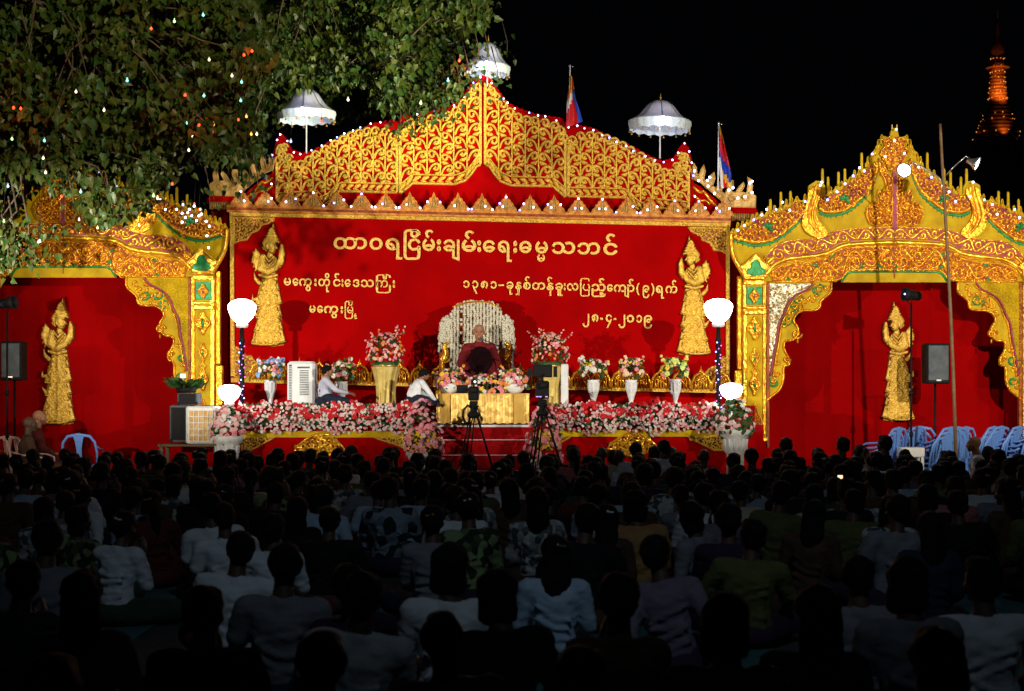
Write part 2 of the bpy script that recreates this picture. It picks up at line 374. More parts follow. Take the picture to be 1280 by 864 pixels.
# ---------------------------------------------------------------- central backdrop
D0 = 25.0
bd = empty('central_backdrop', (0, D0+.1, 0), 'tall red cloth backdrop with gold lettering, openwork gold pediment and gilt border', 'backdrop')
def S(u, v): return (603.5+u, v+SL(603.5+u))
def Sp(l): return [S(u, v) for u, v in l]
def mir(l): return [(-u, v) for u, v in l[::-1]]
mb = MB(); mb.poly(Sp([(-316, 262), (306, 262), (306, 610), (-316, 610)]), D0, .08)
mb.build('red_panel', M['velvet'], bd)
mb = MB()
for s0 in (-1, 1):
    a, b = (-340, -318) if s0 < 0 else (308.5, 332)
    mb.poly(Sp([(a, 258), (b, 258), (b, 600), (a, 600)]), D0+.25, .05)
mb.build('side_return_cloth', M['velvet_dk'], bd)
ped = [(0, 94), (5, 96), (11, 101), (17, 110), (24.5, 120), (32, 129), (40, 133), (58, 140), (80, 144), (98, 146), (105, 155), (112, 153), (118, 154), (138, 158), (159, 168), (184, 178), (210, 192), (225, 197), (238, 193), (245, 180), (252, 172), (258, 182), (263, 200), (264, 232), (264, 262)]
# cloth edge scalloped between the points
def scallop(l):
    out = []
    for i, (a, b) in enumerate(zip(l, l[1:])):
        n = max(1, round(math.hypot(b[0]-a[0], b[1]-a[1])/7))
        for j in range(n*3):
            t = j/(n*3); q = 1.5*abs(math.sin(t*n*PI)) if 0 < i < 21 else 0
            out.append((a[0]+(b[0]-a[0])*t+q*.4, a[1]+(b[1]-a[1])*t-q))
    return out+[l[-1]]
ps = scallop(ped); mb = MB(); mb.poly(Sp(mir(ps)[:-1]+ps), D0+.06, .09); mb.build('pediment_board', M['velvet'], bd)
# openwork panels
C_top = [(3, 104), (8, 106), (14, 113), (20, 120), (30, 131), (38, 139), (50, 144), (70, 146), (86, 149), (95, 153), (100, 160), (103, 172)]
C_bot = [(3, 206), (8, 208), (14, 217), (22, 226), (36, 231), (88, 231), (96, 238), (103, 244)]
E_top = [(107, 182), (109, 172), (115, 165), (130, 162), (150, 164), (170, 171), (190, 183), (205, 191), (222, 204), (234, 209), (240, 206), (246, 192), (251, 180), (254, 194), (257, 210)]
E_bot = [(107, 243), (180, 243), (192, 256), (200, 262), (206, 254), (257, 258)]
def lattice(top, bot, sgn):
    mb = MB(); d = D0+.055; H = .035
    T = lambda l: [S(sgn*u, v) for u, v in l]
    x0, x1 = top[0][0], top[-1][0]
    mb.rib(T([(x0, interp(x0, top)), (x0, interp(x0, bot))]), 3.2, d, H, flat=True)
    mb.rib(T([(x1, interp(x1, top)), (x1, interp(x1, bot))]), 3.2, d, H, flat=True)
    mb.rib(T(dense(bot, 3)), 3.2, d, H)
    b2 = [(x0+(x1-x0)*i/24, interp(x0+(x1-x0)*i/24, bot)-11) for i in range(25)]
    mb.rib(T(b2), 2.2, d, H)
    # rope of ovals in the bottom border
    L = dense(bot, 9)
    for (ax, ay), (bx, by) in zip(L, L[1:]):
        mb.rib(T([(ax, ay-8.5), ((ax+bx)/2, (ay+by)/2-7), (bx, by-2.5)]), [2.5, 5.5, 2.5], d, H)
        mb.rib(T([(ax+3, ay-2), ((ax+bx)/2+3, (ay+by)/2-2.8), (bx, by-3)]), [1.2, 2.8, 1.2], d, H*.8)
    # knobs of the top edge: a row of hooked curls
    L = dense(top, 9)
    for i, (ax, ay) in enumerate(L[:-1]):
        bx, by = L[i+1]; cx, cy = (ax+bx)/2, (ay+by)/2+4.5
        pts = curl(cx, cy, 5.8, PI*.95, 1.15, -1, 10, .3); mb.rib(T(pts), taper(len(pts), 2.4, 3.8, 3), d, H)
        mb.rib(T([(cx+5.4, cy), (cx+6, cy+7)]), [2.6, 1.6], d, H)
    # columns of scrolls between thin bars
    nc = max(2, round((x1-x0)/15.5)); cw = (x1-x0)/nc
    for c in range(nc):
        xa = x0+c*cw; xm = xa+cw/2; xb = xa+cw
        yt, yb = interp(xm, top)+9, interp(xm, bot)-12
        if c: mb.rib(T([(xa, interp(xa, top)+6), (xa, interp(xa, bot)-11)]), 1.8, d, H*.8, flat=True)
        n = max(1, round((yb-yt)/15)); hh = (yb-yt)/n
        for k in range(n):
            ya = yt+k*hh; up = 1 if (k+c) % 2 else -1
            stem = [(xm-up*cw*.42, ya+hh*1.02), (xm-up*cw*.30, ya+hh*.55), (xm, ya+hh*.22), (xm+up*cw*.34, ya+hh*.18), (xm+up*cw*.40, ya+hh*.5), (xm+up*cw*.18, ya+hh*.72), (xm-up*cw*.02, ya+hh*.56)]
            stem = smooth(stem, 2); jx = R.uniform(.85, 1.2); mb.rib(T(stem), taper(len(stem), 2.2*jx, 3.9*jx, 3.0), d, H*R.uniform(.8, 1.2))
            lf = smooth([(xm-up*cw*.34, ya+hh*.08), (xm-up*cw*.12, ya-hh*.04), (xm+up*cw*.1, ya+hh*.04)], 1); mb.rib(T(lf), taper(len(lf), 1.6, R.uniform(3.8, 5.0), 1.4), d, H)
            lf = smooth([(xm+up*cw*.42, ya+hh*.8), (xm+up*cw*.3, ya+hh*.95), (xm+up*cw*.05, ya+hh*.92)], 1); mb.rib(T(lf), taper(len(lf), 1.6, R.uniform(3.6, 4.8), 1.4), d, H)
            mb.rib(T([(xm+up*1.2, ya+hh*.42), (xm+up*1.2-1.8, ya+hh*.55)]), [2.8, 2.8], d, H*1.1)
    return mb.build('openwork_panel', M['glit'], bd)
for s0 in (-1, 1):
    lattice(C_top, C_bot, s0); lattice(E_top, E_bot, s0)
mb = MB(); mb.rib(Sp([(0, 100), (0, 208)]), 2, D0+.055, .03, flat=True); mb.build('centre_seam', M['velvet_dk'], bd)
# beam: moulding, cresting, glitter border
mb = MB()
for v, t, dd, mi in ((264.6, 3.4, .10, 0), (267.6, 2.6, .16, 1), (270.4, 2.6, .12, 0)):
    mb.poly(Sp([(-320, v-t/2), (310, v-t/2), (310, v+t/2), (-320, v+t/2)]), D0-dd, dd, mi)
mb.build('beam_moulding', [M['salmon'], M['rust']], bd)
def strip(pts, w, name='gilt_border'):
    mb = MB(); mb.rib(pts, w, D0-.012, .05, flat=True); mb.build(name, M['glit'], bd)
strip(Sp([(-316, 274.5), (309, 274.5)]), 5.5); strip(Sp([(-313.5, 277.5), (-312, 477)]), 4.6)
strip(Sp([(306, 277.5), (306, 481)]), 4.6); strip(Sp([(-314, 482), (309, 482)]), 5.5)
ae = MB(); base = Vector(P(*S(0, 264), D0-.05))
def antefix(cx):
    mb = MB(); d = D0-.10
    c = lambda a, b: S(cx+a, b)
    out = [(-14.3, 263), (-12.5, 259), (-10, 257), (-8.5, 253), (-6.5, 252), (-5, 248.5), (-2.6, 248), (-1.3, 245.5), (0, 241)]
    out = out+[(-a, b) for a, b in out[-2::-1]]
    mb.poly([c(a, b) for a, b in out], d, .03, 0)
    mb.rib([c(a*.92, b+.8) for a, b in out], 1.6, d, .018, 0)
    for q in (-1, 1):
        pts = curl(0, 0, 3.1, PI/2+q, 1.0, q, 8, .3); mb.rib([c(q*6.2+a, 258.5+b) for a, b in pts], 1.5, d, .02, 1)
        mb.rib([c(q*1.5, 262), c(q*3.2, 256), c(q*.8, 250)], [1, 2, .8], d, .02, 1)
    mb.rib([c(0, 262), c(0, 255), c(0, 245)], [3.4, 2.4, .8], d, .026, 1)
    return mb
for k in range(21):
    antefix(-302+k*30.1).build('antefix', [M['salmon'], M['cream']], bd)
# carved corner spandrels
def corner(pts, dd=D0-.01):
    mb = MB(); mb.poly(pts, dd, .008, 1); e = pts+[pts[0]]; mb.rib(dense(pts, 3, True), 2.6, dd, .03, 0, True)
    fill_scroll(mb, pts, dd, 7, 2.2, .03); mb.build('corner_carving', [M['glit'], M['rust']], bd)
tl = [(-311, 279), (-262, 279), (-268, 285), (-276, 287), (-281, 294), (-290, 298), (-295, 306), (-304, 307), (-311, 311)]
bl = [(-310, 478), (-310, 440), (-303, 444), (-298, 451), (-288, 455), (-281, 463), (-272, 467), (-266, 478)]
for l in (tl, bl):
    corner(Sp(l)); corner(Sp([(-u-5, v) for u, v in l[::-1]]))
# gilt picket railing standing at the foot of the backdrop
rl = empty('gilt_railing', (0, 24.72, 1.35), 'low gilt railing of pointed arches along the foot of the red backdrop', 'railing')
def rail_unit(cx, yb, d=24.72):
    mb = MB(); 
    o = [(-11.5, 0), (-11, -12), (-7.5, -19), (-2.5, -22), (0, -27), (2.5, -22), (7.5, -19), (11, -12), (11.5, 0)]
    mb.rib([(cx+a, yb+b) for a, b in o], 3.2, d, .04)
    for a, h in ((-7, 14), (-3.4, 18), (0, 22), (3.4, 18), (7, 14)):
        mb.rib([(cx+a, yb), (cx+a, yb-h)], [2.2, 1.4], d, .03)
    o = [(-8, -2), (-4, -9), (0, -13), (4, -9), (8, -2)]; mb.rib([(cx+a, yb+b) for a, b in o], 2.2, d, .045)
    for q in (-1, 1): mb.rib(curl(cx+q*4.5, yb-15, 3, PI/2, 1.1, q, 8, .3), 1.8, d, .05)
    mb.rib([(cx, yb-20), (cx-.5, yb-25), (cx+.3, yb-31)], [3, 2.4, .8], d, .04)
    # back face so that the pieces are solid
    return mb
for k in range(24):
    x = 324+k*25.1
    rail_unit(x, 483+SL(x)).build('arch_picket', M['foil2'], rl)
mb = MB(); mb.rib([(312, 483+SL(312)), (914, 483+SL(914))], 4, 24.74, .05, flat=True); mb.build('bottom_rail', M['glit'], rl)

# ---------------------------------------------------------------- Burmese lettering: one raised letter cluster at a time, marks in visual order
def cluster(parts, bold, deep):
    """parts: (string, dx, dy, sx, sy) in em units; returns vertices and faces of the raised letter"""
    V = []; Fc = []
    for s, dx, dy, sx, sy in parts:
        c = bpy.data.curves.new('t', 'FONT'); c.body = s; c.size = 1; c.resolution_u = 3; c.extrude = deep*.5; c.bevel_depth = bold; c.bevel_resolution = 1
        o = bpy.data.objects.new('t', c); COL.objects.link(o); dg = bpy.context.evaluated_depsgraph_get(); me = bpy.data.meshes.new_from_object(o.evaluated_get(dg))
        n = len(V); V += [(v.co.x*sx+dx, v.co.y*sy+dy, v.co.z) for v in me.vertices]; Fc += [tuple(n+k for k in q.vertices) for q in me.polygons]
        bpy.data.objects.remove(o); bpy.data.curves.remove(c); bpy.data.meshes.remove(me)
    return V, Fc
RV, RF = cluster([('\u101d', 0, 0, 1, 1)], 0, .02); XH = max(v[1] for v in RV)-min(v[1] for v in RV)
def write(line, x0ref, yb0, H, w, slope=.022):
    em = H/XH                                    # pixels per em
    for g, xa, xb in line:
        parts = [(g, 0, 0, 1, 1)] if isinstance(g, str) else g
        V, Fc = cluster(parts, max(.0, (w*(.72 if '\u103c' in parts[0][0] and H < 10 else 1)/em-.075)*.5), .05)
        a, b_ = min(v[0] for v in V), max(v[0] for v in V); sx = (xb-xa)/(b_-a); yb = yb0+((xa+xb)/2-x0ref)*slope; d = D0-.004
        mb = MB(); vs = [P(xa+(x-a)*sx, yb-y*em, d)-Vector((0, .022+z*em*d/F*.6, 0)) for x, y, z in V]
        mb.add(vs, Fc, 0, False); mb.build('letter', M['text'], bd)
KRI = [('\u103c', 0, 0, 1.62, 1), ('\u1000\u102e', .10, 0, .92, 1)]
_v = cluster([('\u103c\u1019\u102d', 0, 0, 1, 1)], 0, .02)[0]; _w = cluster([('\u102f\u1037', 0, 0, 1, 1)], 0, .02)[0]
MRU = [('\u103c\u1019\u102d', 0, 0, 1, 1), ('\u102f\u1037', max(v[0] for v in _v)-min(v[0] for v in _w)+.06, 0, 1, 1)]
L1 = [('\u1011\u102c', 417, 459), ('\u101d', 462, 478.5), ('\u101b', 482, 503), ('\u103c\u1004\u102d', 504.5, 526), ('\u1019\u103a', 528, 544), ('\u1038', 546, 551.5), ('\u1001\u103b', 554, 574.5), ('\u1019\u103a', 577, 595.5), ('\u1038', 596.5, 601.5), ('\u1031', 603.5, 619), ('\u101b', 622, 640), ('\u1038', 641.5, 646.5), ('\u1013', 649, 664.5), ([('\u1019', 0, 0, 1, 1), ('\u1019', .1, -.42, .62, .62)], 669, 685), ('\u101e', 689.5, 719), ('\u1018', 721.5, 750), ('\u1004\u103a', 754, 772)]
write(L1, 425, 310.8, 14, 3.3)
L2 = [('\u1019', 355, 364), ('\u1031', 366, 373.3), ('\u1000\u103d', 374, 390), ('\u1038', 393, 396), ('\u1010\u102d\u102f', 398, 413), ('\u1004\u103a', 416.5, 426), ('\u1038', 427, 429.6), ('\u1031', 431, 438.6), ('\u1012', 441, 449.6), ('\u101e', 451, 467.5), (KRI, 470, 489), ('\u1038', 491, 494)]
write(L2, 355, 356.5, 8.8, 2.1)
L3 = [('\u1019', 386.5, 394.8), ('\u1031', 396.5, 404), ('\u1000\u103d', 405, 423), ('\u1038', 426, 429), (MRU, 431, 446.5)]
write(L3, 386, 390.5, 8.4, 2.1)
L4 = [('\u1041', 579, 587), ('\u1043', 590, 598), ('\u1048', 601, 610), ('\u1041', 613, 621), ('\u2013', 623, 630), ('\u1001\u102f', 633, 642), ('\u1014\u103e', 644, 652), ('\u1005\u103a', 654, 663.5), ('\u1010', 665, 681.5), ('\u1014\u103a', 683, 692), ('\u1001\u1030', 694, 703.6), ('\u1038', 704.6, 707), ('\u101c', 708.5, 723), ('\u103c\u1015', 725, 737.5), ('\u100a\u103a\u1037', 739, 757), ('\u1031', 758.5, 766), ('\u1000\u103b\u102c\u103a', 767, 793), ('(', 795, 799.5), ('\u1049', 803, 811.5), (')', 813.5, 818), ('\u101b', 819.5, 830), ('\u1000\u103a', 831.6, 846.5)]
write(L4, 579, 359.5, 8.6, 2.1, .026)
L5 = [('\u1042', 728, 736.5), ('\u1048', 739.5, 748), ('-', 750, 753.5), ('\u1044', 757, 765), ('-', 767, 770.5), ('\u1042', 773, 781.5), ('\u1040', 783, 792.5), ('\u1041', 795, 802.5), ('\u1049', 804.5, 815)]
write(L5, 728, 401.5, 8.8, 2.2, .022)

# ---------------------------------------------------------------- gilded deity reliefs (height field, one continuous surface)
def sdf_poly(px, py, poly):
    d = np.full(px.shape, 1e9); ins = np.zeros(px.shape, bool); n = len(poly)
    for i in range(n):
        ax, ay = poly[i]; bx, by = poly[(i+1) % n]; ex, ey = bx-ax, by-ay
        t = np.clip(((px-ax)*ex+(py-ay)*ey)/(ex*ex+ey*ey+1e-9), 0, 1)
        d = np.minimum(d, np.hypot(px-ax-ex*t, py-ay-ey*t))
        c = ((ay > py) != (by > py)) & (px < ex*(py-ay)/(ey if abs(ey) > 1e-9 else 1e-9)+ax); ins ^= c
    return np.where(ins, d, -d)
def sdf_cap(px, py, pts, rs):
    best = np.full(px.shape, -1e9)
    for (ax, ay), (bx, by), r0, r1 in zip(pts, pts[1:], rs, rs[1:]):
        ex, ey = bx-ax, by-ay; t = np.clip(((px-ax)*ex+(py-ay)*ey)/(ex*ex+ey*ey+1e-9), 0, 1)
        best = np.maximum(best, r0+(r1-r0)*t-np.hypot(px-ax-ex*t, py-ay-ey*t))
    return best
def relief(layers, w, h, res=.55):
    xs = np.arange(-3, w+3, res); ys = np.arange(-3, h+3, res); gx, gy = np.meshgrid(xs, ys)
    H = np.zeros(gx.shape); SD = np.full(gx.shape, -1e9)
    for kind, data, base, dome, cap in layers:
        s = sdf_poly(gx, gy, data) if kind == 'p' else sdf_cap(gx, gy, *data)
        hgt = base+dome*np.sqrt(np.clip(np.minimum(s, cap)/cap, 0, 1)); H = np.where(s > 0, np.maximum(H, hgt), H); SD = np.maximum(SD, s)
    return gx, gy, H, SD
def deity_layers(v):
    p = []; rr = random.Random(5+v)
    # pixels of the left side-panel figure, 48 wide x 160 tall, facing right
    p.append(('p', [(17, 64), (36, 64), (40, 84), (41, 110), (44, 132), (46, 158), (30, 160), (8, 157), (6, 140), (9, 118), (8, 95), (13, 78)], .5, 2.2, 14))
    # skirt tiers of flame folds
    def ring_(cx, cy, r, a0, q, w0=1.9, hb=3.6):
        l = curl(cx, cy, r, a0, .95, q, 8, .25); p.append(('c', (l, [w0*.6]+[w0]*(len(l)-2)+[w0*.9]), hb, 1.3, 1.6))
    y = 70; tier = 0
    for y, x0, x1, hh in ((70, 14, 38, 20), (88, 8, 42, 20), (106, 9, 42, 18), (122, 7, 43, 20), (140, 3, 47, 18)):
        p.append(('p', [(x0+3, y-4), (x1-3, y-5), (x1+1, y+hh*.55), (x1+2.5, y+hh*.75), (x1-3, y+hh*.9), ((x0+x1)/2+4, y+hh*1.02), ((x0+x1)/2-6, y+hh*.95), (x0+1, y+hh*1.0), (x0-3, y+hh*.82), (x0, y+hh*.5)], 1.2+.5*tier*.6, 2.4, 7))
        n = 4 if tier < 2 else 5
        for i in range(n):
            cx = x0+4+(x1-x0-8)*(i+.5)/n; q = 1 if (i+tier) % 2 else -1
            ring_(cx, y+hh*.28+1.5*math.sin(i*2+tier), 3.6, PI/2+i, q, 1.7, 3.2+tier*.3)
            l = [(cx-q*2, y+hh*.45), (cx+q*2.4, y+hh*.62), (cx+q*.6, y+hh*.80), (cx+q*3.4, y+hh*.97)]; p.append(('c', (l, [1.4, 2.4, 2.1, .8]), 3.0+tier*.3, 1.4, 2))
        p.append(('c', ([(x0, y+hh*.86), (x0+(x1-x0)*.3, y+hh*.94), (x0+(x1-x0)*.6, y+hh*.93), (x1+2, y+hh*.72)], [1.6, 1.9, 1.8, .9]), 3.2+tier*.3, 1.3, 1.6)); tier += 1
    y = 999; k = 0
    while y < 156:
        x0 = 9+1.6*math.sin(k*1.7)-(2 if y > 120 else 0); x1 = 41+(y-72)*.045+1.6*math.sin(k*2.3)
        n = 5 if y < 140 else 6
        for i in range(n):
            cx = x0+(x1-x0)*(i+.5)/n+rr.uniform(-1, 1); cy = y+rr.uniform(-1.5, 1.5)+2.5*math.sin(i*1.1+k*.4); q = rr.uniform(-2.5, 2.5)
            p.append(('c', (([(cx, cy-7), (cx+q*.4, cy), (cx+q, cy+5.5)]), [1.2, 3.7, .9]), 2.0+.5*(k % 2)+.01*y, 1.5, 3.2))
        y += 8.2; k += 1
    
    p.append(('c', ([(12, 76), (7, 71), (5, 63)], [3, 2.6, .8]), 1.6, 1.4, 2))
    p.append(('c', ([(8, 118), (3, 112)], [3, .8]), 1.6, 1.4, 2)); p.append(('c', ([(10, 97), (3, 98), (3, 92)], [3, 2, .8]), 1.6, 1.4, 2))
    # torso, arms, praying hands
    p.append(('p', [(16, 40), (34, 42), (37, 54), (34, 68), (16, 68), (11, 56)], 2.2, 1.6, 8))
    p.append(('c', ([(18, 43), (15, 57), (24, 62)], [5, 5.2, 4]), 3.4, 2.2, 5)); p.append(('c', ([(24, 62), (35, 57), (42, 44)], [4, 3.8, 2.6]), 4.2, 1.8, 4))
    p.append(('c', ([(32, 44), (38, 54), (43, 50)], [4, 4, 3.2]), 2.8, 1.8, 4)); p.append(('c', ([(42, 50), (43, 40), (42.5, 29)], [3.6, 4.0, 1.6]), 3.6, 2.0, 3.6))
    p.append(('c', ([(44.5, 48), (45, 36), (43.6, 30)], [2.4, 2.4, 1.2]), 4.6, 1.2, 2.4))
    # fan of the shoulder sash at the back
    for i in range(6):
        a = math.radians(118+i*24); p.append(('c', ([(13, 46), (13+6*math.cos(a), 46-9*math.sin(a)), (12+10.5*math.cos(a), 46-17*math.sin(a))], [3.2, 3.2, .9]), 1.6+.3*(i % 2), 1.5, 3))
    p.append(('c', ([(8, 34), (5, 45), (9, 58)], [2.2, 3.8, 2]), 2.4, 1.4, 3))
    p.append(('c', ([(20, 40), (26, 48), (33, 42)], [1.4, 1.6, 1.4]), 5.2, .9, 1.4)); p.append(('c', ([(19, 45), (26, 54), (34, 46)], [1, 1.3, 1]), 5.0, .9, 1.2))
    p.append(('c', ([(13, 66), (24, 69), (37, 66)], [2, 2.4, 2]), 4.4, 1.2, 2))
    # neck, face in three-quarter profile, crown tiers
    p.append(('c', ([(27, 40), (29, 34)], [4, 4]), 3.2, 1.5, 4)); p.append(('c', ([(29, 27), (30.5, 32.5)], [7.2, 5.2]), 4.8, 2.8, 6.5))
    p.append(('c', ([(35.2, 27.5), (37.0, 30.8)], [1.2, 1.5]), 6.6, .8, 1)); p.append(('c', ([(32, 26.3), (34.5, 26)], [.7, .6]), 6.9, .7, .7)); p.append(('c', ([(32.5, 34), (35, 33.6)], [.8, .6]), 6.5, .8, .7))
    p.append(('c', ([(22, 33), (20, 24), (23, 17)], [2.2, 3.6, 2.4]), 3.6, 1.8, 3)); p.append(('c', ([(24, 27), (24.4, 32)], [1.7, 1.3]), 6.2, 1, 1.4))
    for i, (yy, hw) in enumerate(((21.5, 8.6), (17.5, 7.2), (13.8, 5.6), (10.2, 4.2), (7, 3))): p.append(('c', ([(29-hw+i*.3, yy+1), (30, yy-1.4), (31+hw-i*.3, yy+1)], [1.6, 2.2, 1.6]), 4.8+.2*i, 1.5, 2))
    p.append(('c', ([(30.5, 14), (31.5, 4), (32, -1.5)], [5, 1.8, .5]), 3.6, 1.6, 3))
    for i in range(3): p.append(('c', ([(19+i*.6, 31-i*4), (16.5+i*.9, 29-i*4.2)], [2.2, .8]), 3, 1, 1.6))
    if v: p.append(('c', ([(42, 50), (44, 38), (43.6, 27)], [3.8, 4.2, 2.2]), 3.8, 2.0, 3.6))
    return p
def deity(x0, y0, hpx, flip, d, m, v, label, wf=1.0):
    gx, gy, H, SD = relief(deity_layers(v), 50, 162, .6)
    k = hpx/162
    # carved contour lines
    rip = .55*np.abs(np.sin((gx*.55+gy*.18)+1.6*np.sin(gy*.31+gx*.1)))+.35*np.abs(np.sin(gy*.52+1.3*np.sin(gx*.5)))
    msk = (gy > 66) | (gy < 22); H = H-np.where(msk, .55, .15)*rip*np.clip(SD/3, 0, 1)
    ny, nx = gx.shape; ok = SD > 0; cell = ok[:-1, :-1] | ok[1:, :-1] | ok[:-1, 1:] | ok[1:, 1:]
    gyd, gxd = np.gradient(SD, .6); gn = np.hypot(gxd, gyd)+1e-6; out = (~ok)
    mx = np.where(out, gx-gxd/gn*SD/np.maximum(gn, .5)*.98, gx); my = np.where(out, gy-gyd/gn*SD/np.maximum(gn, .5)*.98, gy)
    use = np.zeros_like(ok); use[:-1, :-1] |= cell; use[1:, :-1] |= cell; use[:-1, 1:] |= cell; use[1:, 1:] |= cell
    idx = -np.ones(ok.shape, int); idx[use] = np.arange(use.sum())
    cx = 25; fx = -1 if flip else 1
    vx = x0+fx*(mx[use]-cx)*k*wf; vy = y0+my[use]*k; hh = np.where(ok[use], np.maximum(H[use], .4), 0)*k*d/F*1.6
    vs = [((a-640)*d/F, d-b, CAMZ+(HY-c)*d/F) for a, c, b in zip(vx, vy, hh)]
    js, is_ = np.nonzero(cell)
    fs = [(idx[j, i], idx[j+1, i], idx[j+1, i+1], idx[j, i+1]) if not flip else (idx[j, i], idx[j, i+1], idx[j+1, i+1], idx[j+1, i]) for j, i in zip(js, is_)]
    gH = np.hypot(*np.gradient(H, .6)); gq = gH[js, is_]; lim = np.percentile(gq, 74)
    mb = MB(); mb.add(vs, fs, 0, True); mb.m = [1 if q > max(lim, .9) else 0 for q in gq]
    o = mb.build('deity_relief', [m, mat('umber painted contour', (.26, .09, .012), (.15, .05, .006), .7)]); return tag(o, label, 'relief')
FIG = [(73.5, 374.5, 159, False, 25.33, M['figw'], 0, 'pale gilt figure relief facing right on the red cloth of the left archway', .92),
       (336, 281.5, 154, False, D0-.004, M['fig'], 1, 'gilt praying figure relief facing right, left of the lettering on the backdrop', .95),
       (867, 297, 150, True, D0-.004, M['fig'], 0, 'gilt praying figure relief facing left, near the right lamp post', .95),
       (1122, 379, 150, True, 25.33, M['figw'], 1, 'pale gilt figure relief facing left on the red cloth of the right archway', .92)]
for a in FIG: deity(*a)
# ---------------------------------------------------------------- side archways
def archway(cx, dy, label, d=24.62):
    root = empty('gilded_archway', (X(cx, d), d, 0), label, 'archway', 'painted gilt archways beside the backdrop')
    for o_side in (1,): pass
    def T(sg, l): return [(cx+sg*u, v+dy) for u, v in l]
    def both(l): return T(-1, l)+T(1, l[::-1])     # closed outline from a half given outside-in or inside-out
    half = [(0, 160), (4, 163), (6, 172), (14, 170), (18, 176), (15, 183), (20, 186), (28, 190), (25, 198), (33, 205), (38, 216), (50, 222), (58, 226), (66, 236), (80, 241), (86, 243), (86, 234), (90, 227), (98, 226), (107, 232), (108, 244), (112, 251), (122, 250), (132, 256), (142, 262), (155, 266), (166, 270), (178, 277), (190, 284), (200, 290), (206, 294), (204, 318), (196, 334), (189, 346), (189, 352), (77, 352), (66, 350), (60, 340), (55, 338), (0, 338)]
    for sg in (-1, 1):
        mb = MB(); mb.poly(T(sg, half), d, .07); mb.build('gable_board', M['olive'], root)
        # flame-carved crescents along the skyline
        up = [(22, 203), (26, 206), (33, 209), (40, 220), (52, 226), (60, 232), (68, 240), (84, 245), (94, 250), (95, 258), (93, 260), (87, 265), (79, 265.5), (63, 263), (52, 256), (44, 249), (34, 240), (28, 229), (22, 214)]
        lo = [(112, 256), (122, 253), (131, 259), (142, 265), (155, 269), (166, 273), (178, 280), (190, 287), (201, 294), (200, 299), (188, 300), (174, 304), (153, 300), (135, 288), (121, 275), (112, 266)]
        for pl, edge, gp in ((up, [(22, 203), (22, 214), (28, 229), (34, 240), (44, 249), (52, 256), (63, 263), (79, 265.5), (87, 265), (94, 260)], None), (lo, [(112, 262), (121, 275), (135, 288), (153, 300), (174, 304), (188, 300), (201, 296)], None)):
            mb = MB(); mb.poly(T(sg, pl), d-.03, .028, 1); fill_scroll(mb, T(sg, pl), d-.03, 8.2, 2.7, .045, 0)
            fill_scroll(mb, T(sg, pl), d-.03, 13, 3.2, .04, 2, prob=.25)
            e = smooth(edge, 2); mb.rib(T(sg, e), 4.2, d-.02, .05, 0)
            mb.build('flame_crescent', [M['foil'], M['rust'], M['purple']], root)
            mb = MB(); g = [(u-0*1, v+4.2) for u, v in e]; mb.rib(T(sg, [(u+(1.5 if k < len(g)/2 else -1) * 0, v) for k, (u, v) in enumerate(g)]), 3.4, d-.002, .014, 0)
            for k in range(0, len(g)-1):
                if k % 2 == 0: mb.rib(T(sg, [(g[k][0], g[k][1]), (g[k][0], g[k][1]+4)]), [3, .8], d-.002, .012, 0)
            mb.build('green_fringe', M['green'], root)
            # green leaf bosses
            mb = MB(); c = pl[len(pl)//3]; u0, v0 = (62, 250) if pl is up else (158, 285)
            for a in (20, 75, 130, 200): q = math.radians(a); mb.rib(T(sg, [(u0, v0), (u0+4*math.cos(q), v0-4*math.sin(q)), (u0+8*math.cos(q+.3), v0-8*math.sin(q+.3))]), [2, 5, 1], d-.06, .03, 0)
            mb.build('green_leaf_boss', M['green'], root)
        # S shaped shoulder
        sh = smooth([(108, 240), (103, 235), (96.6, 233), (90, 236), (90, 243), (95.5, 252.6), (99, 264), (95.5, 276), (81.5, 290), (88, 297), (95.5, 299), (111.6, 290), (116, 278), (112, 262), (108, 248)], 2, True)
        mb = MB(); mb.poly(T(sg, sh), d-.075, .075, 0); ln = smooth([(98, 232), (100, 245), (106, 262), (106, 278), (94, 292)], 2)
        mb.rib(T(sg, ln), taper(len(ln), 4, 7, 3), d-.075, .035, 0); ln2 = [(u-6 if v < 285 else u-4, v) for u, v in ln]
        mb.rib(T(sg, ln2[2:]), taper(len(ln2)-2, 2, 4, 2), d-.075, .03, 0); mb.build('shoulder_scroll', M['foil'], root)
        # plum band with chain of scrolls
        tp = smooth([(165, 327), (153, 310.5), (137, 301), (95, 299), (77, 289.6), (58, 286), (0, 284)], 2); bt = smooth([(158, 334), (146, 326), (130, 320), (86, 315), (72, 305), (58, 301), (0, 299)], 2)
        mb = MB(); mb.poly(T(sg, tp+bt[::-1]), d-.012, .01, 1); vine(mb, T(sg, tp), T(sg, bt), d-.012, 15, 3.2, .035, 0)
        mb.rib(T(sg, tp), 1.6, d-.01, .02, 0); mb.build('scroll_band', [M['foil2'], M['purple']], root)
        mb = MB(); g = smooth([(161, 343), (153, 333), (142, 326), (128, 322.5), (86, 319), (70, 308.5), (55, 305), (0, 303)], 2)
        mb.rib(T(sg, g), 6.2, d-.004, .05, 0); mb.rib(T(sg, [(u+.5, v+4) for u, v in g]), 1.6, d-.004, .055, 0); mb.build('smooth_moulding', M['foil2'], root)
        # deep carved band above the opening
        tp = smooth([(154, 346), (150, 338), (139, 331), (86, 326.5), (74, 314), (58, 309.5), (0, 308.5)], 2); bt = smooth([(152, 352), (110, 352), (67, 351), (61, 340), (52, 337), (0, 337)], 2)
        mb = MB(); mb.poly(T(sg, tp+bt[::-1]), d-.014, .012, 1); vine(mb, T(sg, tp), T(sg, bt), d-.014, 21, 3.2, .04, 0, 2)
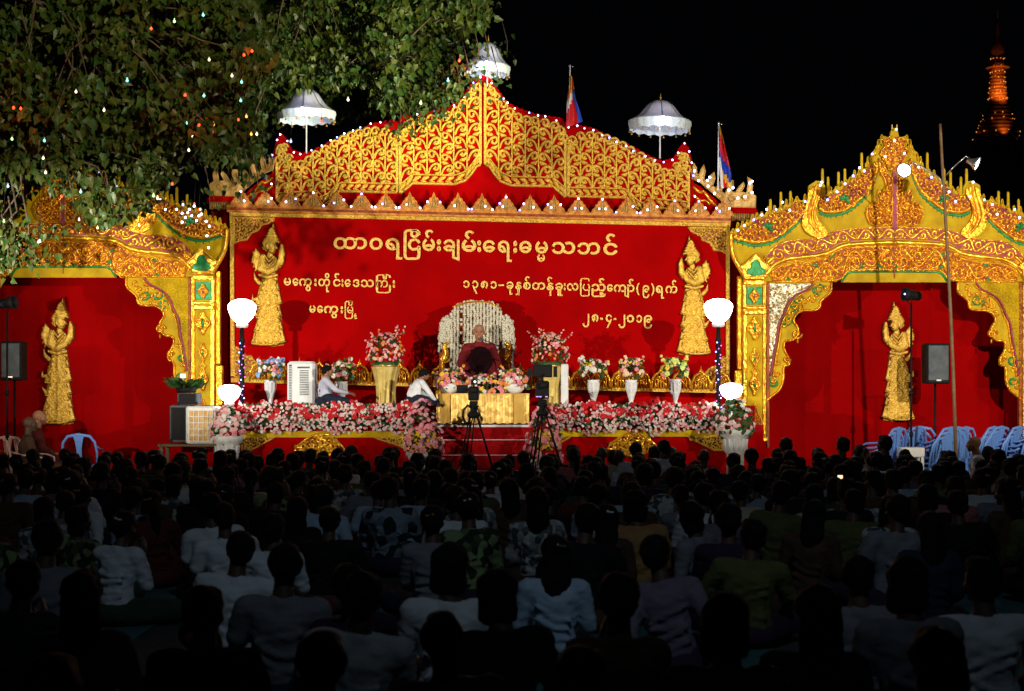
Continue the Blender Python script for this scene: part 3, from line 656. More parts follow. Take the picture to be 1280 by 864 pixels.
        fill_scroll(mb, T(sg, tp+bt[::-1]), d-.014, 7.5, 2.1, .025, 0)
        mb.rib(T(sg, tp), 2, d-.012, .035, 0); mb.rib(T(sg, bt), 2.4, d-.012, .035, 0); mb.build('carved_frieze', [M['foil'], M['rust'], M['green']], root)
        # soffit
        mb = MB(); mb.poly(T(sg, [(0, 338), (55, 338.5), (60, 341), (66, 351.5), (66, 353), (0, 353)]), d-.02, .05, 0)
        mb.rib(T(sg, [(0, 339.5), (54, 340), (60, 343), (66, 352)]), 3, d-.02, .015, 1); mb.build('soffit_board', [M['olive'], M['green']], root)
        # flame crockets along the skyline
        sk = dense([(16, 176), (24, 192), (33, 205), (38, 216), (50, 222), (66, 236), (80, 241)], 6.4)+dense([(112, 252), (122, 251), (142, 262), (166, 270), (190, 284), (202, 291)], 6.4)
        for k, (u, v) in enumerate(sk):
            h = 8.5+2.5*math.sin(k*2.1); mb = MB(); fl = smooth([(u-3.4, v+4), (u-3.8, v-1), (u-1.5, v-3.5), (u-2.2, v-h*.75), (u+.2, v-h), (u+1.6, v-h*.55), (u+1.2, v-3), (u+3.6, v-1), (u+3.4, v+4)], 1)
            mb.poly(T(sg, fl), d+.012, .03, 0); mb.rib(T(sg, [(u, v+3), (u-.6, v-2), (u+.1, v-h*.8)]), [2.4, 2, .8], d+.012, .02, 1); mb.build('crocket', [M['olive'], M['foil']], root)
        # spikes
        for u, a, b in ((155, 250, 270), (142, 241, 264), (130, 240, 258), (90, 212, 232), (83, 222, 244), (70, 216, 240), (62, 212, 236), (41, 192, 220)):
            mb = MB(); mb.box(P(cx+sg*u, (a+b)/2+dy, d+.03), (3.3*d/F, .035, (b-a)*d/F), 0, 0, .8); 
            q = P(cx+sg*u, a+dy, d+.03); mb.ball(q, .018, 6); mb.build('spike', M['olive'], root)
        # bracket
        br = [(160, 353), (79, 353), (79, 365), (86, 371), (93, 376.5), (93, 384), (98, 388), (119, 388), (128, 400), (121, 409), (120, 417), (127, 426), (138, 426), (139, 437), (131, 449), (132, 457), (139, 457), (139, 478), (145, 489), (152, 494), (160, 501)]
        mb = MB(); mb.poly(T(sg, br), d+.0, .05, 0); mb.build('bracket_board', M['olive'], root)
        mo = [(159, 355), (102, 355), (108, 362), (122, 368), (130, 374), (136, 384), (139, 394), (145, 404), (147, 424), (152, 448), (155, 470), (159, 476)]
        mb = MB(); mb.poly(T(sg, mo), d-.01, .008, 0)
        for q in range(150):
            u, v = R.uniform(104, 158), R.uniform(356, 474)
            if inside(u, v, mo): a = R.random()*3; mb.poly([(cx+sg*u+2.6*math.cos(a+b*1.57)*(.6+.4*R.random()), v+dy+2.6*math.sin(a+b*1.57)) for b in range(4)], d-.016-.008*R.random(), .01, 0)
        silver = cx > 600 and sg < 0
        if not silver: fill_scroll(mb, T(sg, mo), d-.012, 7.5, 1.9, .02, 0)
        mb.build('mirror_mosaic' if silver else 'openwork_infill', M['mosaic'] if silver else M['olive'], root)
        mb = MB(); e = smooth([(102, 354)]+mo[2:-1], 2); mb.rib(T(sg, e), 2.8, d-.008, .035, 1); mb.rib(T(sg, [(u-3, v+1) for u, v in e]), 1.8, d-.004, .04, 0)
        e = smooth(br[1:], 1); mb.rib(T(sg, e), 3.2, d, .045, 0)
        for (u, v, r) in ((122, 417.5, 6.5), (134.5, 449, 4.6)):
            mb.lathe([(1e-4, 0), (r*d/F, 0), (r*d/F*.8, -.02)], (0, 0, 0), 3) if False else None
            pts = curl(cx+sg*u, v+dy, r, 0, 1.4, sg, 16, .15); mb.rib(pts, 2.6, d-.002, .05, 0)
            mb.rib(T(sg, [(u-1, v+r), (u-1, v+r+5)]), [2.4, 2], d, .03, 0)
        inner = [(84, 357), (84, 362), (95, 371), (100, 383), (120, 384), (133, 398), (141, 412), (144, 430), (146, 452), (147, 480), (154, 490), (154, 478), (149, 452), (145, 428), (141, 405), (133, 393), (130, 384), (120, 374), (106, 368), (96, 357)]
        fill_scroll(mb, T(sg, inner), d-.002, 9, 2.6, .035, 0); fill_scroll(mb, T(sg, inner), d-.002, 15, 2.8, .032, 2, prob=.6)
        mb.build('bracket_carving', [M['foil'], M['purple'], M['green']], root)
        # pillar
        def slab(u0, u1, v0, v1, dd, t, name, m, ba=.008):
            mb = MB(); a, b = P(cx+sg*u0, v0+dy, dd), P(cx+sg*u1, v1+dy, dd)
            mb.bbox(((a.x+b.x)/2, dd+t/2, (a.z+b.z)/2), (abs(a.x-b.x), t, abs(a.z-b.z)), ba); return mb.build(name, m, root)
        slab(160, 190, 352, 546, d-.02, .2, 'pillar_shaft', M['foil2'])
        slab(165, 184, 356, 542, d-.035, .02, 'pillar_panel', M['olive'], .004)
        slab(161, 164.5, 352, 546, d-.05, .04, 'pillar_fillet', M['foil']); slab(185, 189, 352, 546, d-.05, .04, 'pillar_fillet', M['foil2'])
        slab(190.5, 196, 345, 462, d+.03, .1, 'side_pilaster', M['foil']); slab(190.5, 199, 463, 548, d+.01, .12, 'side_pilaster', M['foil'])
        slab(156, 159.6, 353, 560, d-.03, .1, 'inner_jamb', M['rust'])
        slab(158, 192, 546, 552, d-.09, .3, 'pillar_base', M['foil2']); slab(161, 191, 552, 612, d-.02, .2, 'pillar_foot', M['velvet_dk'])
        for v0, v1 in ((345, 349), (350, 356), (383, 386), (388, 393)): slab(162, 188, v0, v1, d-.10, .1, 'capital_band', M['foil2'], .012)
        slab(165, 185, 358, 381, d-.04, .02, 'green_ground', M['green'])
        def orn(u, v, w_, h_, m=(M['foil'], M['green'])):
            mb = MB(); c = (cx+sg*u, v+dy); dia = smooth([(c[0]-w_, c[1]), (c[0]-w_*.35, c[1]-h_*.45), (c[0], c[1]-h_), (c[0]+w_*.35, c[1]-h_*.45), (c[0]+w_, c[1]), (c[0]+w_*.35, c[1]+h_*.45), (c[0], c[1]+h_), (c[0]-w_*.35, c[1]+h_*.45)], 1, True)
            mb.poly(dia, d-.06, .03, 0); mb.rib(dia, 1.7, d-.06, .03, 0, True)
            for q in (-1, 1):
                pts = curl(c[0]+q*w_*.45, c[1]-h_*.1, w_*.42, PI/2, 1.1, q, 9, .2); mb.rib(pts, 1.7, d-.06, .035, 0)
                pts = curl(c[0]+q*w_*.3, c[1]+h_*.38, w_*.3, -PI/2, 1.1, -q, 8, .2); mb.rib(pts, 1.5, d-.06, .03, 0)
            mb.rib([(c[0], c[1]-h_*.35), (c[0], c[1]), (c[0], c[1]+h_*.35)], [1.5, 4.4, 1], d-.062, .03, 1); mb.build('pillar_ornament', list(m), root)
        orn(175, 370, 7, 10, (M['foil'], M['purple'])); orn(174.5, 410, 10.5, 17); orn(174.5, 447, 6.5, 14); orn(174.5, 480, 7, 17); orn(174.5, 464, 5, 5); 
        tri = [(174.5, 505), (170, 518), (164, 530), (163, 543), (186, 543), (185, 530), (179, 518)]
        mb = MB(); mb.poly(T(sg, tri), d-.06, .03, 1); fill_scroll(mb, T(sg, tri), d-.06, 6.5, 2, .03); mb.rib(T(sg, tri), 1.8, d-.06, .03, 0, True); mb.build('pillar_ornament', [M['foil'], M['rust']], root)
        # house-shaped capital with green trefoil
        cp = [(189, 346), (189, 338), (193, 334), (183, 327), (173, 317), (163, 327), (156, 334), (161, 338), (161, 346)]
        mb = MB(); mb.poly(T(sg, cp), d-.09, .09, 0); mb.rib(T(sg, cp), 2.4, d-.09, .03, 0, True); mb.build('capital', M['foil2'], root)
        mb = MB(); tf = smooth([(184, 344), (184, 336), (179, 335), (178, 328), (173, 324), (168, 328), (167, 335), (162, 336), (162, 344)], 1, True); mb.poly(T(sg, tf), d-.10, .015, 0)
        mb.rib(T(sg, tf), 1.2, d-.10, .012, 0, True); mb.build('green_trefoil', M['green'], root)
        # outer edge
        ed = smooth([(205, 292), (203, 318), (195, 333), (189, 343)], 2); mb = MB(); mb.rib(T(sg, ed), 5.5, d-.0, .06, 0); ed = smooth([(150, 320), (158, 328), (164, 333)], 1); mb.rib(T(sg, ed), 5, d-.03, .05, 0); mb.build('outer_moulding', M['foil2'], root)
        # crown
        cr = [(1, 172), (8, 172), (14, 176), (12, 184), (17, 189), (14, 196), (8, 205), (4, 214), (1, 216)]
        mb = MB(); mb.poly(T(sg, cr), d-.03, .028, 1); fill_scroll(mb, T(sg, cr), d-.03, 7, 2.6, .04); mb.rib(T(sg, cr), 2, d-.03, .04, 0, True); mb.build('crown_carving', [M['foil'], M['rust']], root)
        orn_ = [(3, 222), (9, 218), (14, 205), (20, 198), (17, 215), (12, 226), (9, 238), (14, 240), (20, 238), (22, 246), (20, 252), (28, 254), (34, 260), (35, 270), (31, 280), (22, 283), (12, 281), (3, 283)]
        mb = MB(); mb.poly(T(sg, orn_), d-.02, .018, 1); mb.rib(T(sg, orn_), 2.2, d-.02, .04, 0, True); fill_scroll(mb, T(sg, orn_), d-.02, 7, 2.6, .05)
        pts = curl(cx+sg*25, 268+dy, 8.5, 0, 1.3, sg, 14, .15); mb.rib(pts, 3.2, d-.02, .065, 0); pts = curl(cx+sg*12, 258+dy, 7, PI, 1.1, -sg, 14, .15); mb.rib(pts, 3, d-.02, .06, 0)
        mb.build('centre_carving', [M['foil'], M['rust']], root)
    mb = MB(); mb.rib(T(1, [(0, 178), (0, 286)]), [4, 6], d-.03, .03, 0, flat=True); mb.build('plum_centre_strip', M['purple'], root)
    for u in (-3, 3):
        mb = MB(); mb.box(P(cx+u, 166+dy, d+.02), (2.4*d/F, .03, 20*d/F), 0, 0, .6); mb.build('spike', M['cream'], root)
    mb = MB(); mb.box(P(cx, 317+dy, d-.03), (.012, .02, 62*d/F)); mb.build('joint_line', M['rust'], root)
    return root
archway(1118, 0, 'tall gilt archway with flame crested gable at the right of the backdrop')
archway(79, -6, 'gilt archway half hidden under the tree at the left of the backdrop')
# red cloth walls behind the archways
def cloth_wall(x0, x1, ytop, label):
    d = 25.36; mb = MB(); n = 130; vs = []
    for i in range(n+1):
        x = X(x0, d)+(X(x1, d)-X(x0, d))*i/n; y = d+.012*math.sin(i*.45)+.006*math.sin(i*1.15+1)-(.030 if i % 19 == 7 else 0)
        vs += [(x, y, 0), (x, y, Z(ytop, d))]
    vs2 = [(a, b+.05, c) for a, b, c in vs]; m = len(vs)
    fs = [(2*i, 2*i+2, 2*i+3, 2*i+1) for i in range(n)]+[(m+2*i, m+2*i+1, m+2*i+3, m+2*i+2) for i in range(n)]+[(1, 3, m+3, m+1)]
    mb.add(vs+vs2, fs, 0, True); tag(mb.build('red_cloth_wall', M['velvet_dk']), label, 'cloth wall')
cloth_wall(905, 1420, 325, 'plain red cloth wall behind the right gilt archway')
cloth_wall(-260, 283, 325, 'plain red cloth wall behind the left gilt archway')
# ---------------------------------------------------------------- carved wings linking the pediment to the archways
def wing(sg, label):
    base = 603.5; d = D0-.03
    r = empty('carved_wing', (X(base+sg*300, d), d, Z(262, d)), label, 'carving')
    T = lambda l: [(base+sg*u, v+SL(base+sg*u)) for u, v in l]
    mb = MB(); mb.poly(T([(262, 262), (262, 222), (270, 226), (280, 234), (288, 240), (296, 248), (308, 256), (345, 256), (345, 262)]), d+.1, .05, 0); mb.build('red_board', M['velvet'], r)
    mb = MB(); fl = [(262, 207), (264, 198), (267, 204), (267, 213), (270, 216), (273, 206), (276, 200), (278, 208), (276, 218), (281, 222), (285, 213), (289, 209), (290, 217), (287, 226), (292, 229), (295, 222), (299, 218), (300, 226), (298, 233), (303, 236), (307, 227), (306, 219), (313, 219), (313, 226), (310, 233), (316, 234), (321, 226), (326, 221), (327, 225), (323, 233), (330, 234), (332, 222), (331, 214), (335, 217), (337, 225), (336, 234), (341, 238), (341, 252), (304, 252), (296, 242), (284, 232), (272, 222), (262, 218)]
    mb.poly(T(fl), d+.06, .035, 0)
    for u, v in ((268, 214), (282, 226), (297, 238), (312, 241), (329, 240)):
        pts = curl(base+sg*u, v+SL(base+sg*u), 5.6, PI/2, 1.2, sg, 11, .2); mb.rib(pts, 1.8, d+.06, .03)
    mb.rib(T(fl), 1.8, d+.06, .02, 0, True); mb.build('flame_cresting', M['cream'], r)
    mb = MB(); mb.poly(T([(304, 252.5), (341, 252.5), (344, 256), (341, 259.5), (306, 259.5)]), d+.02, .05, 0); mb.build('red_fillet', M['velvet'], r)
    mb = MB()
    for k in range(16): u = 307+k*2.25; mb.rib(T([(u, 260), (u, 269+math.sin(k)*.6)]), [2, 1.6], d+.05, .03)
    mb.build('gold_tassels', M['cream'], r)
    mb = MB(); s1 = smooth([(263, 228), (272, 236), (276, 232), (283, 243), (290, 250), (300, 256)], 2); mb.rib(T(s1), 3, d+.1, .03); s1 = smooth([(263, 238), (272, 246), (278, 244), (284, 250)], 2); mb.rib(T(s1), [3]*(len(s1)-1)+[1], d+.1, .03); mb.build('gold_flourish', M['foil2'], r)
wing(1, 'cream gilt carved wing with tassels joining pediment to the right archway')
wing(-1, 'cream gilt carved wing behind leaves joining pediment to the left archway')

# ---------------------------------------------------------------- added unseen masts whose blades block flood light from crowd and tree
def mast(x, y, z, aim, down, up):
    r = empty('added_flood_mast', (x, y, 0), 'steel mast with a shuttered stage floodlight at the %s edge of the crowd' % ('left' if x < 0 else 'right'), 'light mast')
    mb = MB(); mb.tube([(x, y-.35, 0), (x, y-.35, z+.1)], .05, 10); mb.lathe([(.3, 0), (.3, .05), (.06, .1)], (x, y-.35, 0), 12); mb.build('mast_pole', M['black'], r)
    v = (Vector((aim[0], aim[1], 0))-Vector((x, y, 0))).normalized(); s = Vector((-v.y, v.x, 0)); c = Vector((x, y, z))
    mb = MB(); mb.bbox(c-v*.28, (.3, .3, .34), .03); mb.build('lamp_housing', M['black'], r)
    for sl, sg in ((down, -1), (up, 1)):
        if sl is None: continue
        # added light-blocking blade whose edge sits on the line of slope sl, .7 m in front of the lamp; slope is measured along +Y
        e = []
        for k in (-1, 1):
            q = v+s*k*.75; q = q*(.7/q.y); e.append(c+Vector((q.x, q.y, sg*sl*q.y)))
        up_ = Vector((0, 0, sg*1.1)); mb = MB(); vs = [e[0], e[1], e[1]+up_, e[0]+up_]; vs += [p+Vector((0, .02, 0)) for p in vs]
        mb.add(vs, [(0, 1, 2, 3), (7, 6, 5, 4), (0, 4, 5, 1), (1, 5, 6, 2), (2, 6, 7, 3), (3, 7, 4, 0)]); mb.build('added_light_blade', M['black'], r)
mast(-7.4, 12.5, 2.4, (-.4, 25), .150, .29); mast(7.8, 12.0, 4.6, (1.6, 25), .36, None)
# ---------------------------------------------------------------- flowers
def bloom(mb, c, r, mi, up=None, n=6):
    up = Vector(up or (R.uniform(-.6, .6), -1, R.uniform(-.1, .9))).normalized(); a = up.orthogonal().normalized(); b = up.cross(a); c = Vector(c)
    k0 = R.random()*6; vs = [c+up*r*.25]
    for ring, (rr, hh, tw) in enumerate(((.5, .55, 0), (1.0, .25, .5))):
        for i in range(n):
            t = k0+(i+tw)*2*PI/n; q = rr*r*R.uniform(.85, 1.1); vs.append(c+(a*math.cos(t)+b*math.sin(t))*q+up*r*hh)
    fs = [(0, 1+i, 1+(i+1) % n) for i in range(n)]
    for i in range(n): fs += [(1+i, n+1+i, 1+(i+1) % n), (1+(i+1) % n, n+1+i, n+1+(i+1) % n)]
    vs.append(c-up*r*.45); L = len(vs)-1
    fs += [(L, n+1+(i+1) % n, n+1+i) for i in range(n)]
    mb.add(vs, fs, mi)
def leafy(mb, c, r, mi, dirv=None, wd=.35):
    d = Vector(dirv or (R.gauss(0, 1), R.gauss(0, 1)-.4, R.gauss(.3, .8))).normalized(); s = d.orthogonal().normalized(); s = (Matrix.Rotation(R.random()*6.3, 3, d) @ s); c = Vector(c); nrm = d.cross(s)
    mb.add([c, c+d*r*.5+s*r*wd+nrm*r*.12, c+d*r, c+d*r*.5-s*r*wd+nrm*r*.12, c+d*r*.5], [(0, 1, 4), (1, 2, 4), (4, 2, 3), (0, 4, 3)], mi)
def bouquet(parent, c, rx, rz, n, pal, br=.035, nl=60, ry=None, dome=True, spray=0, kind='stuff', leafm=None):
    ry = ry or rx*.8; c = Vector(c); mb = MB(); lf = MB(); mats = [M[k] for k in pal]
    for i in range(n):
        z = R.uniform(-.15 if dome else -1, 1); t = R.uniform(0, 2*PI); q = math.sqrt(max(0, 1-z*z))*R.uniform(.82, 1.04)
        d = Vector((math.cos(t)*q, math.sin(t)*q, z)); p = c+Vector((d.x*rx, d.y*ry, d.z*rz))
        if d.y > .5 and R.random() < .6: p.y = c.y-(p.y-c.y)
        bloom(mb, p, br*R.uniform(.75, 1.25), R.randrange(len(mats)), Vector((d.x, d.y-.5, d.z+.1)))
    for i in range(nl):
        z = R.uniform(-.3, 1); t = R.uniform(0, 2*PI); q = math.sqrt(max(0, 1-z*z))*R.uniform(.55, 1); d = Vector((math.cos(t)*q, math.sin(t)*q, z))
        leafy(lf, c+Vector((d.x*rx, d.y*ry, d.z*rz))*.85, br*R.uniform(1.6, 2.8), 0, d+Vector((R.gauss(0, .4), R.gauss(0, .4), R.gauss(0, .4))))
    for i in range(spray):
        t = R.uniform(0, PI*2); e = c+Vector((math.cos(t)*rx*1.12, math.sin(t)*ry, rz*R.uniform(.7, 1.25))); lf.tube([c, (c+e)/2+Vector((0, 0, rz*.15)), e], [.006, .005, .003], 4)
        for k in range(5): bloom(mb, c.lerp(e, .7+.08*k)+Vector((R.gauss(0, .012), -.01, R.gauss(0, .012))), br*.6, R.randrange(len(mats)))
        for k in range(3): leafy(lf, c.lerp(e, .5+.15*k), br*2.4, 0)
    mb.build('blooms', mats, parent, 'stuff'); lf.build('leaves', leafm or M['leafd'], parent, 'stuff')
def vase(x, yt, yb, d, pal, label, h_px=28, w_=1.0):
    zb, zt = 1.35, Z(yt, d); H = zt-zb; r = empty('flower_vase', (X(x, d), d, zb), label, 'flower vase', 'tall white vases of flowers on the stage')
    mb = MB(); pr = [(.075, 0), (.08, .015), (.035, .06), (.05, .1), (.075, .17), (.092, .62*H), (.1, H-.03), (.115, H)]
    w_ *= .82; pr = [(a*w_, b) for a, b in pr]+[(.09*w_, H), (.085*w_, H-.05), (0.0001, H-.06)]
    mb.lathe(pr, (X(x, d), d, zb), 20); 
    vb = mb.build('vase_body', M['white'], r)
    mb = MB()
    for k in range(10):
        a = k*2*PI/10; mb.tube([(X(x, d)+.82*.078*math.cos(a), d+.82*.078*math.sin(a), zb+.19), (X(x, d)+.82*.096*math.cos(a), d+.82*.096*math.sin(a), zb+.62*H), (X(x, d)+.82*.105*math.cos(a), d+.82*.105*math.sin(a), zt-.04)], .006, 5)
    mb.build('vase_ribs', M['stone'], vb)
    bouquet(r, (X(x, d), d, zt+.09), .19, .2, 26, pal, .042, 46, spray=7)
VS = [(338, 475, ['fpink', 'fblue', 'fblue', 'fwhite', 'fpeach'], 'tall white vase of pink lilies and blue hydrangea beside the left lamp post'),
      (427, 477, ['fwhite', 'fpink', 'flime', 'fpink', 'fora'], 'tall white vase of white lilies and pink flowers behind the kneeling man in pale shirt'),
      (742, 475, ['fwhite', 'fwhite', 'fpink', 'fyel'], 'tall white vase of white flowers, nearest on the right to the draped flower stand'),
      (789, 475, ['fpeach', 'fyel', 'fpink', 'fpeach'], 'tall white vase of peach and yellow flowers between two other vases'),
      (844, 474, ['flime', 'flime', 'fyel', 'fpink'], 'tall white vase of lime and yellow flowers nearest the right lamp post')]
for x, yt, pal, lb in VS: vase(x, yt, 508, 23.62, pal, lb)
# draped flower stands
def flower_stand(x, yt, lab, board=False):
    d = 23.75; zb = 1.35; zt = Z(yt, d); cx = X(x, d); r = empty('flower_stand', (cx, d, zb), lab, 'flower stand', 'flower stands draped in gold organza')
    mb = MB(); mb.lathe([(.16, zt-zb-.06), (.17, zt-zb-.02), (.2, zt-zb), (.0001, zt-zb+.01)], (cx, d, zb), 18); mb.lathe([(.12, 0), (.12, .03), (.03, .06), (.025, zt-zb-.05), (.12, zt-zb-.03)], (cx, d, zb), 12); mb.build('pedestal', M['brass'], r)
    mb = MB(); n = 48; rows = 12; vs = []
    for j in range(rows+1):
        t = j/rows; rad = .20*(1-.20*math.sin(t*PI*.9))*(1.06-.36*t)
        for i in range(n): a = i*2*PI/n; q = rad*(1+(.05+.10*t)*math.sin(a*11+j*.12)+.04*math.sin(a*5+1)); vs.append((cx+q*math.cos(a), d+q*math.sin(a), zt-.02-(zt-zb-.03)*t+(.03*math.sin(a*3) if t == 1 else 0)))
    mb.add(vs, [(j*n+i, (j+1)*n+i, (j+1)*n+(i+1) % n, j*n+(i+1) % n) for j in range(rows) for i in range(n)], 0, True); mb.build('drape', M['drape'], r)
    if board:
        mb = MB(); mb.bbox((cx+.22, d-.02, zb+(zt-zb)/2), (.11, .2, zt-zb+.04), .01); mb.build('white_column', M['white'], r)
    else:
        mb = MB(); pass
    mb = MB(); mb.lathe([(.17, 0), (.19, .03), (.17, .07)], (cx, d, zt-.02), 16); mb.build('green_collar', M['leafd'], r)
    bouquet(r, (cx, d, zt+.12), .29, .36, 105, ['fpink', 'fpale', 'fpeach', 'fpink', 'fora'], .027, 260, spray=9)
flower_stand(482, 457, 'gold draped flower stand with pink roses left of the throne')
flower_stand(687, 457, 'gold draped flower stand with a dome of pink roses right of the throne', True)
# flower troughs along the stage front
def trough(x0, x1, y0, y1, lab):
    d = 22.86; r = empty('flower_trough', (X((x0+x1)/2, d), d, DK), lab, 'flower trough', 'long flower troughs on the stage front')
    a, b = X(x0, d), X(x1, d)
    mb = MB(); mb.bbox(((a+b)/2, d+.06, DK+.07), (b-a-.06, .26, .14), .01); mb.build('planter_box', M['leafd'], r)
    fl = MB(); lf = MB(); n = int((x1-x0)*4.2)
    for i in range(n):
        x = R.uniform(a, b); u = R.uniform(-1, 1); q = R.uniform(.9, 1.05)*(1+.14*math.sin(x*7)+.10*math.sin(x*19))
        y = d+.03-.2*math.sqrt(1-.9*u*u)*q; z = DK+.12+(.20 if u > 0 else .22)*u*q
        red = R.random() < .17 and z > DK+.08; bloom(fl, (x, y, z), R.uniform(.036, .050) if red else R.uniform(.017, .028), 0 if red else R.choice([1, 1, 2, 2, 3]))
    for i in range(int(n*.75)):
        x = R.uniform(a, b); t = R.uniform(-.3, 1)*PI/2*1.2; leafy(lf, (x, d+.05-.17*math.cos(t), DK+.10+.15*math.sin(t)), R.uniform(.05, .09), 0, (R.gauss(0, .6), -math.cos(t), math.sin(t)+R.gauss(0, .4)))
    fl.build('blooms', [M['fred'], M['fwhite'], M['fpale'], M['fpink']], r, 'stuff'); lf.build('leaves', M['leafd'], r, 'stuff')
trough(300, 517, 505, 540, 'long trough of white pink and red flowers on the left stage front')
trough(690, 902, 505, 540, 'long trough of white pink and red flowers on the right stage front')
# white plaster urns with mounds of flowers, standing on the ground before the stage
def urn(x, yt, yf, rx, d, lab, pal, zb=0.0, n=90, rz=.3, bz=0):
    cx = X(x, d); zt = Z(yt, d); r = empty('flower_urn', (cx, d, zb), lab, 'flower urn', 'white urns of flowers at the stage corners')
    H = zt-zb; mb = MB()
    pr = [(.20, 0), (.21, .05), (.19, .08), (.13, .12), (.12, H-.34), (.155, H-.30), (.165, H-.17), (.16, H-.12), (.205, H-.09), (.22, H-.03), (.215, H), (.17, H), (.001, H-.03)]
    mb.lathe(pr, (cx, d, zb), 24); ub = mb.build('urn_body', M['stone'], r)
    mb = MB(); 
    for k in range(14):
        a = k*2*PI/14; mb.tube([(cx+.158*math.cos(a), d+.158*math.sin(a), zt-.29), (cx+.168*math.cos(a), d+.168*math.sin(a), zt-.13)], .012, 5)
    mb.build('urn_flutes', M['white'], ub)
    bouquet(r, (cx, d, zt+bz), rx, rz, n, pal, .036, int(n*1.3), ry=rx*.8)
urn(284, 545, 0, .24, 22.3, 'white urn of small pale pink flowers under the lower left globe lamp', ['fpale', 'fpale', 'fpink', 'fwhite'], n=110, rz=.42)
urn(919, 537, 0, .27, 22.3, 'white urn of pale flowers and grey leaves under the lower right globe lamp', ['fpale', 'fwhite', 'fpale', 'leafd', 'leafd'], n=120, rz=.42)
urn(529, 566, 0, .27, 22.1, 'white urn with a tall mound of pink roses left of the steps', ['fpink', 'fpale', 'fpink'], n=150, rz=.74)
urn(680, 575, 0, .26, 22.15, 'white urn with cascading pink roses behind the right camera tripod', ['fpink', 'fpale', 'fpink'], n=150, rz=.78)
# ---------------------------------------------------------------- altar table with brocade, bowls of flowers
TD = 23.1; tb = empty('altar_table', (X(603, TD), TD+.2, DK), 'low altar table covered with gold brocade before the throne', 'table')
mb = MB(); a, b = X(546, TD), X(661, TD); zt = Z(492, TD)
n = 90; vs = []
for i in range(n+1):
    x = a+(b-a)*i/n; y = TD+.012*math.sin(i*1.1)+.008*math.sin(i*.37)
    vs += [(x, y-.01, DK+.02+.006*math.sin(i*.8)), (x, TD-.005, zt)]
mb.add(vs, [(2*i, 2*i+2, 2*i+3, 2*i+1) for i in range(n)], 0, True)
mb.box(((a+b)/2, TD+.25, zt-.01), (b-a+.02, .52, .022)); mb.box((a, TD+.25, (DK+zt)/2), (.015, .5, zt-DK-.05)); mb.box((b, TD+.25, (DK+zt)/2), (.015, .5, zt-DK-.05))
brocade = mat('gold brocade', (.86, .58, .16), (.55, .33, .07), .4, .3, scale=16, kind='vor', bump=.4, bscale=30)
brocade2 = mat('plain gold brocade band', (.95, .62, .16), (.80, .45, .08), .3, .45, scale=6, bump=.3)
mb.build('brocade_cloth', brocade, tb)
for x in (556, 649):
    mb = MB(); mb.box((X(x, TD), TD-.03, (DK+zt)/2+.01), (.15, .012, zt-DK-.04)); mb.build('shiny_band', brocade2, tb)
def flower_bowl(x, d, zb, lab, bowl=True, rx=.2):
    cx = X(x, d); r = empty('flower_bowl', (cx, d, zb), lab, 'flower bowl', 'bowls of flowers on the altar table')
    mb = MB()
    if bowl: mb.lathe([(.06, 0), (.09, .01), (.14, .06), (.15, .12), (.135, .145), (.12, .14), (.0001, .10)], (cx, d, zb), 20); mb.build('bowl', M['white'], r)
    else: mb.lathe([(.1, 0), (.12, .02), (.12, .06), (.0001, .06)], (cx, d, zb), 16); mb.build('bowl', M['leafd'], r)
    bouquet(r, (cx, d, zb+(.13 if bowl else .05)), rx, .21, 70, ['fpink', 'fora', 'fwhite', 'fyel', 'fpink'], .038, 80, spray=4, ry=.15)
flower_bowl(561, TD+.22, zt+.002, 'white bowl of pink and orange flowers on the left end of the altar table')
flower_bowl(643, TD+.22, zt+.002, 'white bowl of pink and yellow flowers on the right end of the altar table')
flower_bowl(607, TD+.2, zt+.002, 'wide low arrangement of pink and orange flowers in the middle of the altar table', False, .33)
# ---------------------------------------------------------------- throne hung with jasmine garlands
d = 24.45; th = empty('throne', (X(597, d), d, 1.35), 'three lobed gilt throne back hung with white jasmine garlands', 'throne')
lobe = smooth([(549, 475), (549, 430), (551, 402), (557, 396), (563, 396), (566, 386), (575, 379), (598, 376.5), (620, 380), (626, 388), (627, 397), (634, 394), (641, 404), (643, 430), (642, 475)], 1)
mb = MB(); mb.poly(lobe, d+.04, .08); mb.build('back_board', M['rust'], th)
mb = MB()
for x_, y_ in dense(lobe, 3):
    if y_ < 440: mb.ball((X(x_+R.uniform(-.8, .8), d), d+.0, Z(y_+R.uniform(-.8, .8), d)), .026*R.uniform(.8, 1.2), 6)
for _ in range(260):
    x_ = R.choice([R.uniform(549, 565), R.uniform(628, 643)]); y_ = R.uniform(396, 436)
    if inside(x_, y_, lobe): mb.ball((X(x_, d), d-.04-R.random()*.03, Z(y_, d)), .022*R.uniform(.8, 1.2), 6)
mb.build('jasmine_clusters', M['jas'], th, 'stuff')
dk = MB(); mb = MB()
cols = []
x = 552.0
while x < 642:
    top = min([interp(x, sorted([(p[0], p[1]) for p in lobe if p[1] < 474 and ((p[0]-597)*(x-597) > -999)]))])+1.5
    cols.append((x, top)); x += 4.1
for i, (x, top) in enumerate(cols):
    if i in (6, 7, 21) or (i in (1, 24)): step0 = 1
    bot = 468 if 565 < x < 625 else (430+6*math.sin(x) if R.random() < .8 else 470)
    side = x < 566 or x > 626
    g = MB(); y = top
    while y < bot:
        rr = 2.0 if not side else 2.2
        if not (i in (6, 21) and R.random() < .7): g.ball((X(x+R.uniform(-.5, .5), d), d-.02-R.random()*.02, Z(y, d)), rr*d/F*R.uniform(.8, 1.15), 6)
        y += 2.7
    g.build('jasmine_garland', M['jas'], th)
mb = MB()
for i in range(60): mb.ball((X(R.uniform(563, 632), d), d-.06, Z(R.uniform(379, 470), d)), R.uniform(.006, .012), 4)
mb.build('dark_beads', M['hair'], th, 'stuff')
